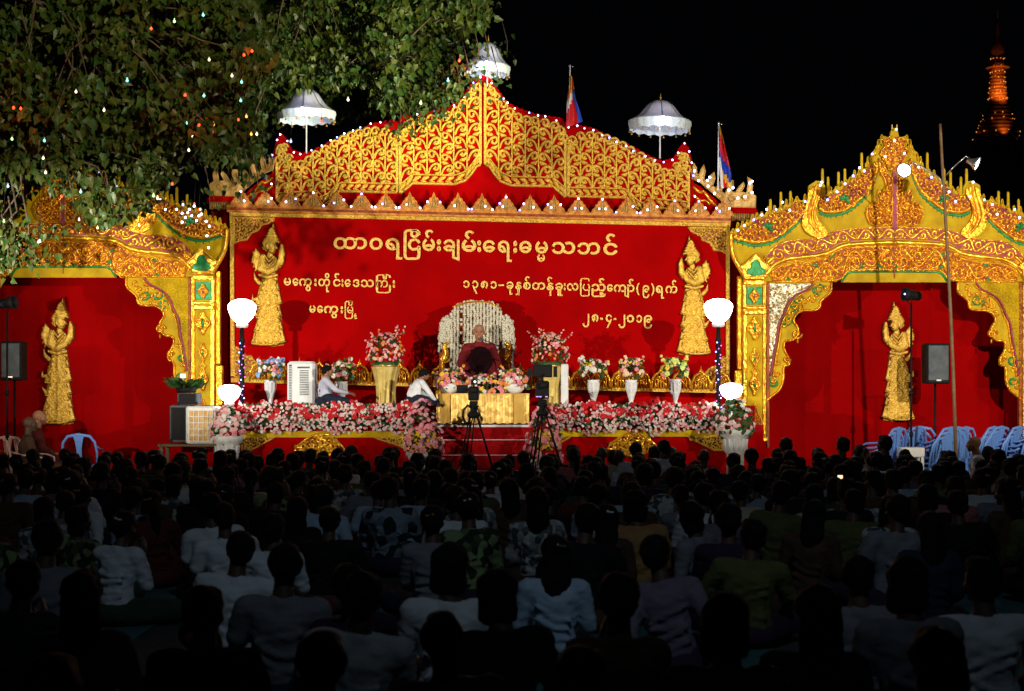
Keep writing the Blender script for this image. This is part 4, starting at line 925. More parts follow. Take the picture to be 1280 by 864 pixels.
mb = MB()
for s0, xx in ((-1, 556), (1, 636)):
    l = smooth([(xx, 470), (xx+s0*4, 455), (xx-s0*3, 442), (xx+s0*2, 432), (xx-s0*5, 428)], 2); mb.rib(l, taper(len(l), 3, 7, 3), d-.08, .05)
    pts = curl(xx, 448, 6, 0, 1.3, s0, 14, .2); mb.rib(pts, 2.6, d-.09, .05)
l = smooth([(566, 384), (580, 379), (598, 377), (616, 379), (626, 386)], 1); mb.rib(l, 2.5, d-.03, .04)
mb.build('gilt_scrolls', M['foil2'], th)
mb = MB(); mb.bbox((X(598, 24.1), 24.1, 1.35+.12), (1.25, .75, .24), .03); mb.build('seat', M['foil2'], th)
mb = MB(); mb.bbox((X(598, 24.1), 24.08, 1.35+.30), (1.0, .62, .11), .04); mb.build('cushion', M['robe'], th)
# ---------------------------------------------------------------- microphone on boom stand
d = 23.45; ms = empty('microphone_stand', (X(641, d), d, 1.35), 'thin boom microphone stand reaching to the mouth of the monk on the throne', 'microphone')
b0 = P(641, 440, d); mb = MB(); mb.tube([(b0.x, d, 1.36), b0], .009, 8); mb.lathe([(.13, 0), (.13, .015), (.02, .03)], (b0.x, d, 1.351), 16); mb.build('pole', M['slate'], ms)
mb = MB(); e = P(600, 424, 23.58); mb.tube([b0+Vector((.12, 0, -.04)), b0, e+Vector((.05, 0, -.01))], .007, 6); mb.build('boom', M['blackp'], ms)
mb = MB(); mb.tube([e+Vector((.05, 0, -.015)), e], [.014, .02], 10); mb.ball(e, .027, 10); mb.build('microphone', M['slate'], ms)
# ---------------------------------------------------------------- globe lamps
def globe_lamp(x, yt, yb, wpx, d, zb, lab, post=True):
    cx = X(x, d); r = empty('globe_lamp', (cx, d, zb), lab, 'lamp', 'lit white globe lamps on the stage'); k = d/F; w2 = wpx/2*k; z1, z0 = Z(yt, d), Z(yb, d); H = z1-z0
    mb = MB(); mb.lathe([(.0001, H), (w2*.35, H*.99), (w2*.75, H*.90), (w2*.98, H*.76), (w2, H*.62), (w2*.93, H*.45), (w2*.75, H*.22), (w2*.45, H*.04), (w2*.3, 0)], (cx, d, z0), 24); mb.build('globe', M['globe'], r)
    mb = MB(); mb.lathe([(w2*.2, -.07), (w2*.42, -.06), (w2*.45, -.02), (w2*.32, .005)], (cx, d, z0), 16); mb.build('collar', M['white'], r)
    mb = MB()
    if post:
        mb.lathe([(.11, 0), (.11, .03), (.06, .08), (.035, .16), (.034, z0-zb-.3), (.05, z0-zb-.27), (.034, z0-zb-.22), (.03, z0-zb-.06)], (cx, d, zb), 14); mb.build('post', M['blackp'], r)
        for i in range(22):
            t = i/22; a = i*1.9; mb = MB(); mb.ball((cx+.04*math.cos(a), d-abs(.045*math.sin(a)), zb+.25+(z0-zb-.5)*t), .0105, 6); mb.build('fairy_bulb', M['ledp'] if i % 3 else M['ledb'], r)
        mb = MB(); mb.tube([(cx+.04*math.cos(i*.5), d+.04*math.sin(i*.5), zb+.2+(z0-zb-.4)*i/80) for i in range(81)], .004, 4); mb.build('light_wire', M['black'], r)
    else:
        mb.lathe([(.10, 0), (.11, .02), (.05, .05), (.035, .09), (.04, z0-zb-.05)], (cx, d, zb), 14); mb.build('post', M['white'], r)
globe_lamp(302.5, 374, 404, 35, 23.3, DK, 'tall lamp post with lit white bowl globe at the left of the stage')
globe_lamp(898, 373.5, 403, 36, 23.3, DK, 'tall lamp post with lit white bowl globe at the right of the stage')
globe_lamp(286.5, 481, 502, 29, 22.75, DK, 'short lamp with lit white globe above the left urn', False)
globe_lamp(914, 479, 499, 29, 22.75, DK, 'short lamp with lit white globe above the right urn', False)
# ---------------------------------------------------------------- appliances
def cooler(x, d, w_, yt, yb, lab):
    cx = X(x, d); zb, zt = Z(yb, d), Z(yt, d); H = zt-zb; r = empty('air_cooler', (cx, d, zb), lab, 'air cooler')
    mb = MB(); mb.bbox((cx, d, zb+H/2), (w_, .34, H), .035); cs = mb.build('casing', M['white'], r)
    mb = MB(); 
    for k in range(15): mb.box((cx+w_*.12, d-.175, zb+H*.30+k*H*.036), (w_*.32, .012, H*.017))
    mb.build('louvre', M['slate'], cs)
    mb = MB(); mb.box((cx-w_*.38, d-.172, zb+H*.5), (w_*.10, .012, H*.86)); mb.build('side_intake', M['slate'], cs)
    mb = MB()
    for k in range(24): mb.box((cx-w_*.38, d-.18, zb+H*.1+k*H*.034), (w_*.12, .012, H*.014))
    mb.build('intake_bars', M['white'], r)
    mb = MB(); mb.box((cx+w_*.1, d-.172, zb+H*.87), (w_*.45, .008, H*.035)); mb.build('control_strip', M['slate'], cs)
    for q in (-1, 1):
        mb = MB(); mb.ball((cx+q*w_*.38, d-.1, zb-.012), .02, 8); mb.build('caster', M['black'], r)
cooler(378, 23.35, .40, 452, 511, 'tall white tower air cooler on the stage left of the kneeling man')
# square cooler with grille
d = 22.35; cx = X(251, d); zb, zt = Z(555, d), Z(508, d); r = empty('evaporative_cooler', (cx, d, zb), 'square cream evaporative cooler with grid grille left of the stage', 'air cooler'); wv = 38*d/F; H = zt-zb
mb = MB(); mb.bbox((cx, d+.2, zb+H/2), (wv, .4, H), .02); mb.build('casing', M['stone'], r)
mb = MB(); mb.box((cx+.005, d-.004, zb+H/2-.01), (wv*.78, .01, H*.82)); mb.build('grille_recess', M['cream'], r)
for k in range(6): mb = MB(); mb.box((cx+.005-wv*.39+wv*.78*k/5, d-.014, zb+H/2-.01), (.012, .02, H*.82)); mb.build('grille_bar', M['stone'], r)
for k in range(6): mb = MB(); mb.box((cx+.005, d-.018, zb+H/2-.01-H*.41+H*.82*k/5), (wv*.78, .02, .012)); mb.build('grille_bar', M['stone'], r)
lg = empty('cooler_table', (cx-.1, d+.2, 0), 'low brown wooden table under the square cooler and black cabinets', 'table')
mb = MB(); mb.bbox((cx-.17, d+.2, zb-.02), (.85, .5, .035), .006); mb.build('table_top', M['bamboo'], lg)
for a in (-1, 1):
    for b in (-1, 1): mb = MB(); mb.box((cx-.17+a*.38, d+.2+b*.2, (zb-.04)/2), (.05, .05, zb-.04)); mb.build('leg', M['bamboo'], lg)
def cabinet(x, yt, yb, wp, d, lab, t=.35):
    cx = X(x, d); zb, zt = Z(yb, d), Z(yt, d); r = empty('loudspeaker_cabinet', (cx, d, zb), lab, 'loudspeaker'); ww = wp*d/F
    mb = MB(); mb.bbox((cx, d+t/2, (zb+zt)/2), (ww, t, zt-zb), .015); cb = mb.build('cabinet_box', M['slate'], r)
    mb = MB(); mb.box((cx, d-.006, (zb+zt)/2), (ww*.84, .012, (zt-zb)*.88)); mb.build('speaker_grille', M['blackp'], r)
    for q in (-1, 1): mb = MB(); mb.bbox((cx+q*(ww/2-.02), d+.01, zb+.02), (.045, .04, .05), .006); mb.build('corner_cap', M['black'], cb)
    return zt
cabinet(225.5, 506.5, 553, 27, 22.45, 'large slate grey loudspeaker cabinet left of the square cooler')
cabinet(234, 491.5, 506, 25, 22.5, 'small slate grey cabinet stacked on the large loudspeaker')
d = 22.6; r = empty('potted_plant', (X(233, d), d, Z(491.3, d)), 'low leafy plant in a black tray on top of the stacked grey cabinets', 'potted plant')
mb = MB(); c = P(233, 491.2, d); mb.lathe([(.12, 0), (.14, .02), (.15, .08), (.135, .08), (.0001, .06)], c, 18); mb.build('tray', M['blackp'], r)
mb = MB()
for i in range(70): a = R.random()*6.28; q = R.random(); leafy(mb, c+Vector((math.cos(a)*.1*q, math.sin(a)*.1*q, .08)), R.uniform(.12, .3), R.randrange(2), (math.cos(a), math.sin(a), R.uniform(.1, .7)), .22)
mb.build('foliage', [M['leafd'], M['leaf2']], r)
mb = MB(); mb.box(P(228.5, 470, 22.55), (.08, .01, .06)); mb.tube([P(228.5, 472, 22.56), P(230, 489, 22.58)], .004, 5); mb.build('paper_tag', M['white'], r)
# loudspeakers on stands, stage lights on stands
def pa(x, yt, yb, wp, d, lab, ph=.3):
    cx = X(x, d); zb, zt = Z(yb, d), Z(yt, d); ww = wp*d/F; r = empty('loudspeaker_on_stand', (cx, d, 0), lab, 'loudspeaker', 'black loudspeakers on tripod stands')
    mb = MB(); mb.bbox((cx, d, (zb+zt)/2), (ww, .34, zt-zb), .02); sb = mb.build('speaker_box', M['blackp'], r)
    mb = MB(); mb.bbox((cx, d-.172, (zb+zt)/2+.01), (ww*.86, .02, (zt-zb)*.86), .006); mb.build('speaker_grille', M['slate'], sb)
    mb = MB(); mb.box((cx, d-.186, zb+.055), (.07, .006, .022)); mb.build('badge', M['chrome'], sb)
    mb = MB(); mb.tube([(cx, d+.03, .25), (cx, d+.03, zb)], .018, 8); mb.build('pole', M['black'], r)
    mb = MB(); mb.lathe([(.035, 0), (.035, .1)], (cx, d+.03, .72), 10); mb.build('collar', M['black'], r)
    for k in range(3):
        a = k*2.09+.5; mb = MB(); mb.tube([(cx, d+.03, .78), (cx+.5*math.cos(a), d+.03+.5*math.sin(a), .015)], .012, 6); mb.build('leg', M['black'], r)
pa(1169.5, 429.5, 480, 29, 24.2, 'black loudspeaker on a stand before the right archway, beside the deity relief')
pa(17.5, 427, 476, 26, 23.9, 'dark loudspeaker on a stand at the left edge before the red cloth')
def par(x, y, d, lab, sg=1, lit='bblue'):
    cx = X(x, d); z = Z(y, d); r = empty('stage_light_on_stand', (cx, d, 0), lab, 'stage light', 'stage spotlights on thin stands')
    mb = MB(); mb.tube([(cx, d, .2), (cx, d, z-.12)], .016, 8); mb.build('pole', M['black'], r)
    for zz in (.9, 1.5): mb = MB(); mb.lathe([(.03, 0), (.03, .07)], (cx, d, zz), 10); mb.build('collar', M['black'], r)
    for k in range(3):
        a = k*2.09+1; mb = MB(); mb.tube([(cx, d, .7), (cx+.45*math.cos(a), d+.45*math.sin(a), .015)], .011, 6); mb.build('leg', M['black'], r)
    M4 = Matrix.Rotation(math.radians(90), 4, 'Y') @ Matrix.Identity(4)
    mb = MB(); mb.lathe([(.001, -.15), (.05, -.15), (.07, -.11), (.075, .02), (.09, .05), (.10, .12), (.085, .12), (.07, .04), (.001, .03)], (cx, d, z), 18, M4=Matrix.Rotation(sg*math.radians(84), 4, 'Y') @ Matrix.Rotation(.25, 4, 'X')); mb.build('lamp_housing', M['blackp'], r)
    mb = MB(); mb.tube([(cx-.02, d-.1, z), (cx-.02, d-.1, z-.1), (cx, d, z-.13), (cx-.02, d+.1, z-.1), (cx-.02, d+.1, z)], .008, 5); mb.build('yoke', M['black'], r)
    mb = MB(); mb.ball((cx+.11*sg*(1 if lit == 'bblue' else -1)*1, d-.07, z+(.012 if lit == 'bblue' else -.035)), .013, 6); mb.build('indicator_light', M['ledb'] if lit == 'bblue' else M['ledw'], r)
par(1139, 369, 23.2, 'slim black stage light on a tall stand in front of the right deity relief', -1)
par(9, 379, 22.9, 'black stage light on a stand at the far left edge, above the loudspeaker', 1, 'w')
# bamboo pole with two floodlights
d = 22.2; r = empty('bamboo_light_pole', (X(1196, d), d, 0), 'leaning bamboo pole carrying two floodlights before the right archway', 'light pole')
mb = MB(); a = P(1196, 611, d); b = P(1176.5, 155, d); pts = []; rs = []
for i in range(27):
    t = i/26; pts.append(a.lerp(b, t)+Vector((.02*math.sin(t*4), 0, 0))); rs.append((.025-.006*t)*(1.14 if i % 2 else 1))
pts[0].z = 0; mb.tube(pts, rs, 9); mb.build('bamboo', M['bamboo'], r)
for sg, (lx, ly), jt in ((-1, (1131, 212), (1183, 233)), (1, (1219, 204), (1183, 219))):
    mb = MB(); l = [P(*jt, d), P(jt[0]+sg*12, jt[1]-13, d-.03), P(lx-sg*11, ly-9, d-.1), P(lx-sg*4, ly-3, d-.15)]; mb.tube(l, .011, 6); mb.build('lamp_arm', M['chrome'], r)
    c = P(lx, ly, d-.2); dr = (Vector((sg*.55, -.75, -.5)) if sg < 0 else Vector((.78, -.35, -.38))).normalized(); q = dr.to_track_quat('Z', 'Y').to_matrix().to_4x4()
    mb = MB(); mb.lathe([(.001, -.12), (.035, -.12), (.045, -.06), (.08, 0), (.105, .04), (.097, .04), (.075, .0), (.001, -.02)], c, 18, M4=q); mb.build('reflector', M['chrome'], r)
    mb = MB(); mb.lathe([(.001, .038), (.055, .034), (.09, .024), (.09, .018), (.001, .0)], c, 18, M4=q); mb.build('flood_glass', M['flood'], r)
    lamp('floodlight_beam', 'SPOT', c+dr*.16, 38 if sg < 0 else 60, (.80, .90, 1), c+dr*3+Vector((0, 0, -1)), 120, .8, .08)
# ---------------------------------------------------------------- video cameras on tripods
def tripod(x, ytop, yjoint, d, lab, big):
    cx = X(x, d); r = empty('video_camera_on_tripod', (cx, d, 0), lab, 'video camera', 'video cameras on tripods before the stage')
    zj = Z(yjoint, d); zt = Z(ytop, d)
    for k in range(3):
        a = math.radians(90+k*120+20); ft = Vector((cx+.42*math.cos(a), d+.42*math.sin(a), .012)); tp = Vector((cx+.05*math.cos(a), d+.05*math.sin(a), zj))
        for q in (-1, 1):
            s_ = Vector((-math.sin(a), math.cos(a), 0))*.028*q; mb = MB(); mb.tube([tp+s_, tp.lerp(ft, .55)+s_*1.0], .010, 6); mb.build('leg', M['blackp'], r)
        mb = MB(); mb.tube([tp.lerp(ft, .5), ft], .011, 6); mb.ball(ft, .02, 6); mb.build('lower_leg', M['black'], r)
        mb = MB(); mb.tube([tp.lerp(ft, .6), (cx, d, zj*.45)], .006, 5); mb.build('spreader', M['black'], r)
    mb = MB(); mb.lathe([(.06, 0), (.085, .03), (.085, .06), (.05, .09), (.045, .13), (.07, .15), (.07, .17)], (cx, d, zj-.02), 14); mb.bbox((cx, d, zj+.18), (.11, .16, .06), .01); mb.build('fluid_head', M['blackp'], r)
    mb = MB(); mb.tube([(cx+.05, d-.05, zj+.12), (cx+.12, d-.45, zj-.02)], .010, 6); mb.tube([(cx+.11, d-.40, zj-.0), (cx+.125, d-.5, zj-.035)], .016, 6); mb.build('pan_handle', M['blackp'], r)
    zc = zj+.21; s_ = 1.25 if big else 1
    mb = MB(); mb.bbox((cx, d, zc+.10*s_), (.14*s_, .34, .19*s_), .018); mb.bbox((cx+.005, d-.2, zc+.15*s_), (.09, .10, .07), .012); cbd = mb.build('camera_body', M['blackp'], r)
    mb = MB(); mb.lathe([(.055, 0), (.06, .12), (.075, .14), (.075, .22), (.062, .22), (.001, .18)], (cx, d+.16, zc+.1*s_), 14, M4=Matrix.Rotation(-PI/2, 4, 'X')); mb.build('lens', M['black'], cbd)
    mb = MB(); mb.tube([(cx, d+.13, zc+.19*s_), (cx, d+.12, zc+.25*s_), (cx, d-.08, zc+.26*s_), (cx, d-.13, zc+.19*s_)], .014, 6); mb.build('carry_handle', M['blackp'], cbd)
    if big:
        mb = MB(); mb.bbox((cx+.0, d-.02, zt-.02), (.26, .10, .17), .012); mb.tube([(cx, d, zc+.25), (cx, d, zt-.1)], .012, 6); mb.build('monitor', M['blackp'], r)
        mb = MB(); mb.box((cx-.17, d-.02, zt-.04), (.06, .06, .11)); mb.box((cx+.17, d-.02, zt-.03), (.05, .06, .14)); mb.build('monitor_hood', M['blackp'], r)
        for q in (-.07, -.03, .05): mb = MB(); mb.box((cx+q, d-.19, zc+.035), (.03, .012, .014)); mb.build('status_light', mat('violet status light', (.3, .2, .6), None, .3, emis=(.4, .25, 1), es=1.6), r)
    else:
        mb = MB(); mb.bbox((cx-.15, d-.02, zc+.16), (.15, .03, .11), .008); mb.tube([(cx-.02, d, zc+.14), (cx-.1, d, zc+.15)], .01, 6); mb.build('side_screen', M['blackp'], r)
        mb = MB(); mb.bbox((cx+.01, d-.05, zt-.03), (.09, .07, .07), .012); mb.tube([(cx+.01, d-.05, zc+.2), (cx+.01, d-.05, zt-.06)], .008, 6); mb.build('viewfinder', M['blackp'], r)
        mb = MB(); mb.lathe([(.001, 0), (.017, .001), (.017, .008), (.001, .01)], (cx+.02, d-.094, zt-.025), 12, M4=Matrix.Rotation(PI/2, 4, 'X')); mb.build('viewfinder_light', mat('lit viewfinder', (.8, .8, .8), None, .3, emis=(1, 1, 1), es=1.3), r)
        mb = MB(); mb.tube([(cx-.07, d-.1, zj+.16), (cx-.13, d-.12, zj+.09), (cx-.14, d-.12, zj), (cx-.10, d-.1, zj-.08), (cx-.02, d-.08, zj-.08)], .014, 6); mb.build('cable_loop', M['black'], r)
tripod(592, 475, 521, 21.4, 'black video camera with lit viewfinder on a tripod in front of the altar table', False)
tripod(678, 462, 519, 21.2, 'taller black video camera with monitor on a tripod before the right draped stand', True)
# ---------------------------------------------------------------- plastic chairs
def make_chair(m, lab, grp, nm='plastic_chair'):
    r = empty(nm, (0, 0, 0), lab, 'chair', grp)
    mb = MB(); n = 8
    vs = [(-.22+.44*i/n*(1), -.22+.44*j/n, .43-.02*math.sin(PI*i/n)*math.sin(PI*j/n)) for j in range(n+1) for i in range(n+1)]
    N = (n+1)**2; vs2 = [(a, b, c-.02) for a, b, c in vs]; mb.add(vs+vs2, [(j*(n+1)+i, j*(n+1)+i+1, (j+1)*(n+1)+i+1, (j+1)*(n+1)+i) for j in range(n) for i in range(n)]+[(N+j*(n+1)+i, N+(j+1)*(n+1)+i, N+(j+1)*(n+1)+i+1, N+j*(n+1)+i+1) for j in range(n) for i in range(n)], 0, True)
    mb.tube([(-.22, -.22, .425), (.22, -.22, .425), (.22, .22, .425), (-.22, .22, .425), (-.22, -.22, .425)], .016, 6); mb.build('seat', m, r)
    for sx in (-1, 1):
        for sy in (-1, 1):
            mb = MB(); mb.box((sx*.235, sy*.225, .21), (.05, .05, .42), 0, 0, .8); mb.build('leg', m, r)
        mb = MB(); mb.tube([(sx*.24, -.21, .42), (sx*.25, -.2, .6), (sx*.25, -.1, .645), (sx*.25, .12, .66), (sx*.235, .22, .70)], [.013, .014, .015, .015, .013], 7); mb.build('armrest', m, r)
    mb = MB(); q = [(-.24, .22, .42), (-.24, .255, .62), (-.215, .285, .76), (-.15, .30, .84), (0, .305, .865), (.15, .30, .84), (.215, .285, .76), (.24, .255, .62), (.24, .22, .42)]
    mb.tube(q, [.016, .017, .019, .021, .022, .021, .019, .017, .016], 7); mb.build('back_hoop', m, r)
    mb = MB()
    vs = []
    for k, (z, hw, y) in enumerate(((.44, .05, .225), (.55, .035, .25), (.66, .035, .272), (.76, .05, .287), (.85, .075, .302))): vs += [(-hw, y, z), (hw, y, z), (hw, y+.014, z), (-hw, y+.014, z)]
    mb.add(vs, [(k*4+a, k*4+(a+1) % 4, k*4+4+(a+1) % 4, k*4+4+a) for k in range(4) for a in range(4)]); mb.build('back_splat', m, r)
    return r
ch0 = make_chair(M['chairb'], 'pale blue plastic armchair alone on the left before the red cloth', None); ch0.location = (X(104, 23.6), 23.6, 0); ch0.rotation_euler = (0, 0, PI+.06); ch0.scale = (1.05, 1.05, 1.08)
bpy.context.view_layer.update()
chp = make_chair(M['chairp'], 'pale pink plastic armchair at the far left behind the seated monks', None); chp.location = (X(22, 23.4), 23.4, 0); chp.rotation_euler = (0, 0, PI-.15); chp.scale = (1.05,)*3
stk = [(1094, 23.3, 4, 'large leaning stack of pale blue chairs left of the white box'), (1119, 23.7, 3, 'stack of pale blue chairs directly behind the white box'), (1140, 24.0, 3, 'stack of pale blue chairs seen straight behind the stage light stand'), (1162, 23.5, 4, 'stack of pale blue chairs right of the stage light stand'), (1171, 23.6, 4, 'stack of pale blue chairs under the right loudspeaker'), (1180, 23.7, 4, 'stack of pale blue chairs just left of the bamboo pole'),
       (1213, 23.9, 4, 'first stack of pale blue chairs right of the bamboo pole'), (1224, 24.0, 4, 'second stack of pale blue chairs right of the bamboo pole'), (1245, 24.0, 4, 'stack of pale blue chairs left of the right archway pillar'), (1269, 23.9, 4, 'stack of pale blue chairs in front of the far right pillar'), (1285, 24.1, 4, 'stack of pale blue chairs cut by the right picture edge')]
for i, (x, d, n, lb) in enumerate(stk):
    rz = PI-.15 if x == 1140 else PI+.62+R.uniform(-.12, .12)
    n = 3
    for k in range(n):
        hi = .07
        o = copy_tree(ch0, (X(x, d)+.05*k, d+.012*k, .0+hi*k), rz, 1, ['bottom', 'middle', 'top'][k]+' chair of the '+lb.replace('pale blue chairs', 'blue chairs')); o.scale = (.98, .98, 1.03); o['group'] = 'stacked pale blue chairs on the right'
mb = MB(); d = 23.0; r = empty('white_table', (X(1138, d), d, 0), 'white plastic box table between the stacks of blue chairs', 'table'); mb.bbox((X(1138, d), d, Z(560, d)-.06), (.34, .3, .14), .012); mb.build('table_top', M['white'], r)
for a in (-1, 1):
    for b in (-1, 1): mb = MB(); mb.box((X(1138, d)+a*.14, d+b*.12, (Z(560, d)-.13)/2), (.04, .04, Z(560, d)-.13)); mb.build('leg', M['white'], r)
# ---------------------------------------------------------------- ceremonial parasols
def parasol(x, yt, ye, yb, wp, d, zb, lab, tilt=0):
    cx = X(x, d); r = empty('white_parasol', (cx, d, zb), lab, 'parasol', 'white ceremonial parasols above the pediment'); k = d/F; R0 = wp/2*k; zt = Z(yt, d); ze = Z(ye, d); zl = Z(yb, d); n = 40
    M4 = Matrix.Rotation(tilt, 4, 'Y')
    def P4(rr, z, a): return Vector((cx, d, ze)) + (M4 @ Vector((rr*math.cos(a), rr*math.sin(a), z-ze)))
    prof = [(.03, 1), (.12, .98), (.28, .90), (.43, .74), (.54, .54), (.65, .34), (.80, .17), (.98, .04), (1.02, 0)]
    vs = []
    for q, h in prof:
        for i in range(n): a = i*2*PI/n; sc8 = 1-.045*abs(math.sin(a*4))*(q); vs.append(P4(R0*q*sc8, ze+(zt-ze)*h, a))
    mb = MB(); mb.add(vs, [(j*n+i, (j+1)*n+i, (j+1)*n+(i+1) % n, j*n+(i+1) % n) for j in range(len(prof)-1) for i in range(n)], 0, True); cpy = mb.build('canopy', M['paras'], r)
    mb = MB(); vs = []; rows = [(1.02, ze+.004), (1.03, ze-(ze-zl)*.3), (1.0, ze-(ze-zl)*.6), (.985, zl)]
    for j, (q, z) in enumerate(rows):
        for i in range(n*2): a = i*PI/n; vs.append(P4(R0*q*(1-.04*abs(math.sin(a*4)))*(1+.012*math.sin(a*23)), z+(.012*math.sin(a*16) if j == 3 else 0), a))
    mb.add(vs, [(j*2*n+i, (j+1)*2*n+i, (j+1)*2*n+(i+1) % (2*n), j*2*n+(i+1) % (2*n)) for j in range(3) for i in range(2*n)], 0, True); mb.build('valance', M['fringe'], cpy)
    mb = MB()
    for i in range(8): a = i*2*PI/8; mb.tube([P4(R0*q*.995+.004, ze+(zt-ze)*h+.004, a) for q, h in prof[1:]], .005, 5)
    mb.build('ribs', M['slate'], r)
    for i in range(14):
        a = i*2*PI/14; q = P4(R0*.98, zl-.025, a); mb = MB(); mb.lathe([(.004, .03), (.008, .012), (.017, -.008), (.019, -.018), (.0001, -.018)], q, 7); mb.build('bell', M['brass'], cpy)
    mb = MB(); mb.tube([(cx, d, zb), P4(0, ze, 0), P4(0, zt, 0)], .011, 8); mb.build('pole', M['white'], r)
    mb = MB(); mb.lathe([(.018, -.02), (.02, 0), (.012, .02), (.014, .03), (.0001, .12)], P4(0, zt, 0), 10); mb.build('finial', M['brass'], r)
    mb = MB(); mb.ball(P4(.06, ze-.02, -1.57)+Vector((0, -R0*.98, 0)), .026, 8); mb.build('small_lamp', M['ledw'], r); lp = P4(.06, ze-.06, -1.57)+Vector((0, -R0*1.35, 0)); lamp('parasol_lamp', 'POINT', lp, 5, (.78, .82, 1), rad=.04); lamp('parasol_lamp', 'POINT', P4(0, ze-.08, 0), 3, (.8, .84, 1), rad=.04)
parasol(383, 110.5, 141, 151, 72, 25.05, Z(192, 25.05), 'white ceremonial parasol under the tree at the left end of the pediment', -.02)
parasol(825, 125.5, 152, 163.5, 77, 25.05, Z(198, 25.05), 'white ceremonial parasol against the night sky on the right', .03)
parasol(609, 53, 83, 93, 57, 25.0, Z(108, 25.0), 'white ceremonial parasol half behind leaves at the peak of the pediment', .05)
# ---------------------------------------------------------------- striped flags on poles
def flag(xp, yt, yb, pts, d, lab, cols):
    r = empty('striped_flag', (X(xp, d), d, Z(yb, d)), lab, 'flag'); mb = MB(); mb.tube([P(xp-1, yb, d), P(xp, yt, d)], .011, 8); mb.build('pole', M['white'], r); mb = MB(); mb.ball(P(xp, yt, d), .022, 8); mb.tube([P(xp, yt+1, d), P(xp+5, yt+1.5, d)], .007, 5); mb.build('finial', M['chrome'], r)
    mb = MB(); rows = 14; colsn = 12; vs = []
    for j in range(rows+1):
        t = j/rows; l = interp(t, pts[0]); rr_ = interp(t, pts[1]); y = interp(t, pts[2])
        for i in range(colsn+1):
            s = i/colsn; vs.append(P(xp+l+(rr_-l)*s, y+s*interp(t, pts[3]), d-.02+.045*math.sin(s*9+t*4)))
    for j in range(rows):
        for i in range(colsn):
            s = (i+.5)/colsn; t = (j+.5)/rows; c = cols(s, t); mb.add([vs[j*(colsn+1)+i], vs[(j+1)*(colsn+1)+i], vs[(j+1)*(colsn+1)+i+1], vs[j*(colsn+1)+i+1]], [(0, 1, 2, 3)], c, True)
    mb.build('cloth', [mat('blue flag cloth', (.02, .06, .5)), mat('yellow flag cloth', (.85, .5, .03)), mat('red flag cloth', (.65, .02, .03)), mat('white flag cloth', (.8, .78, .75)), mat('orange flag cloth', (.85, .22, .03))], r)
def c1(s, t):
    if s > .74: return 0 if t > .3 else 1
    q = t*1.25+s*.45; return 1 if q < .35 else 4 if q < .65 else 3 if q < .88 else 2
flag(712.5, 82, 158, ([(0, 0), (.5, -4), (1, -5)], [(0, 3), (.5, 7), (.8, 13), (1, 16)], [(0, 95), (1, 160)], [(0, 0), (1, -8)]), 24.95, 'folded flag with yellow orange white and red stripes at the middle of the pediment', c1)
def c2(s, t):
    if s < .25: return 0 if t < .5 else 3
    q = t-s*.35; return (1 if q < -.05 else 2 if q < .35 else 0 if q < .62 else 1 if q < .75 else 2)
flag(898.5, 154, 238, ([(0, 0), (.5, -1), (1, 3)], [(0, 2), (.3, 7), (.8, 16), (1, 15)], [(0, 158), (1, 236)], [(0, 0), (1, -3)]), 24.95, 'folded flag with blue red and yellow stripes at the right end of the pediment', c2)
flag(332, 198, 238, ([(0, 0), (.5, -6), (1, -9)], [(0, 1), (.5, 0), (1, 1)], [(0, 202), (1, 222)], [(0, 0), (1, 2)]), 25.1, 'small blue flag showing between leaves left of the pediment', lambda s, t: 0)
# ---------------------------------------------------------------- fairy lights
def fairy(pts, d, lab, grp, rad=.017, wire=True, mats=('ledw',)):
    c = P(pts[0][0], pts[0][1], d); r = empty('fairy_light_string', c, lab, 'fairy lights', grp)
    if wire and len(pts) > 1:
        w3 = [P(x, y, d+.0) for x, y in pts]; q = []
        for a, b in zip(w3, w3[1:]): q += [a, (a+b)/2+Vector((0, 0, -.012))]
        mb = MB(); mb.tube(q+[w3[-1]], .0035, 4); mb.build('light_wire', M['black'], r)
    b0 = None
    for i, (x, y) in enumerate(pts):
        p = P(x, y, d)-Vector((0, .02, 0))
        m = M[mats[i % len(mats)]]
        mb = MB(); mb.ball((0, 0, 0), rad, 7); me = bulbs_me.setdefault((m.name, rad), None) or mb.mesh('fairy_bulb', m); bulbs_me[(m.name, rad)] = me
        o = bpy.data.objects.new('fairy_bulb', me); COL.objects.link(o); o.parent = r; o.location = p-c
bulbs_me = {}
edge = [Sp([(u, v)])[0] for u, v in [(-264, 236), (-263, 200), (-257, 181), (-253, 174), (-244, 182), (-236, 196), (-228, 198), (-214, 193), (-201, 187), (-190, 180), (-182, 176), (-173, 171), (-162, 167), (-153, 163), (-140, 158), (-128, 156), (-115, 157), (-98, 148), (-82, 145), (-60, 141), (-36, 133), (-24, 122), (-12, 104), (-3, 97), (11, 104), (26, 123), (31, 128), (40, 135), (58, 140), (69, 143), (78, 144), (92, 149), (107, 157), (118, 155), (127, 158), (138, 160), (149, 166), (158, 169), (167, 174), (179, 179), (188, 185), (203, 191), (215, 196), (226, 198), (237, 195), (244, 186), (252, 174), (258, 184), (261, 198), (263, 214), (265, 240), (266, 258)]]
fairy(edge, D0-.0, 'string of tiny white and blue bulbs along the red edge of the pediment', 'fairy light strings', .0135, True, ('ledw', 'ledb', 'ledw'))
bp = []
for k in range(21):
    u = -302+k*30.1
    for a, b in R.sample([(0, 246), (-8, 254), (8, 254), (-13, 262), (13, 262), (4, 258), (-4, 258)], R.choice([2, 3, 3])): bp.append(S(u+a, b))
bp.sort(); fairy(bp, D0-.15, 'string of white bulbs scattered along the cresting above the beam', 'fairy light strings', .0155, False, ('ledw', 'ledw', 'ledb'))
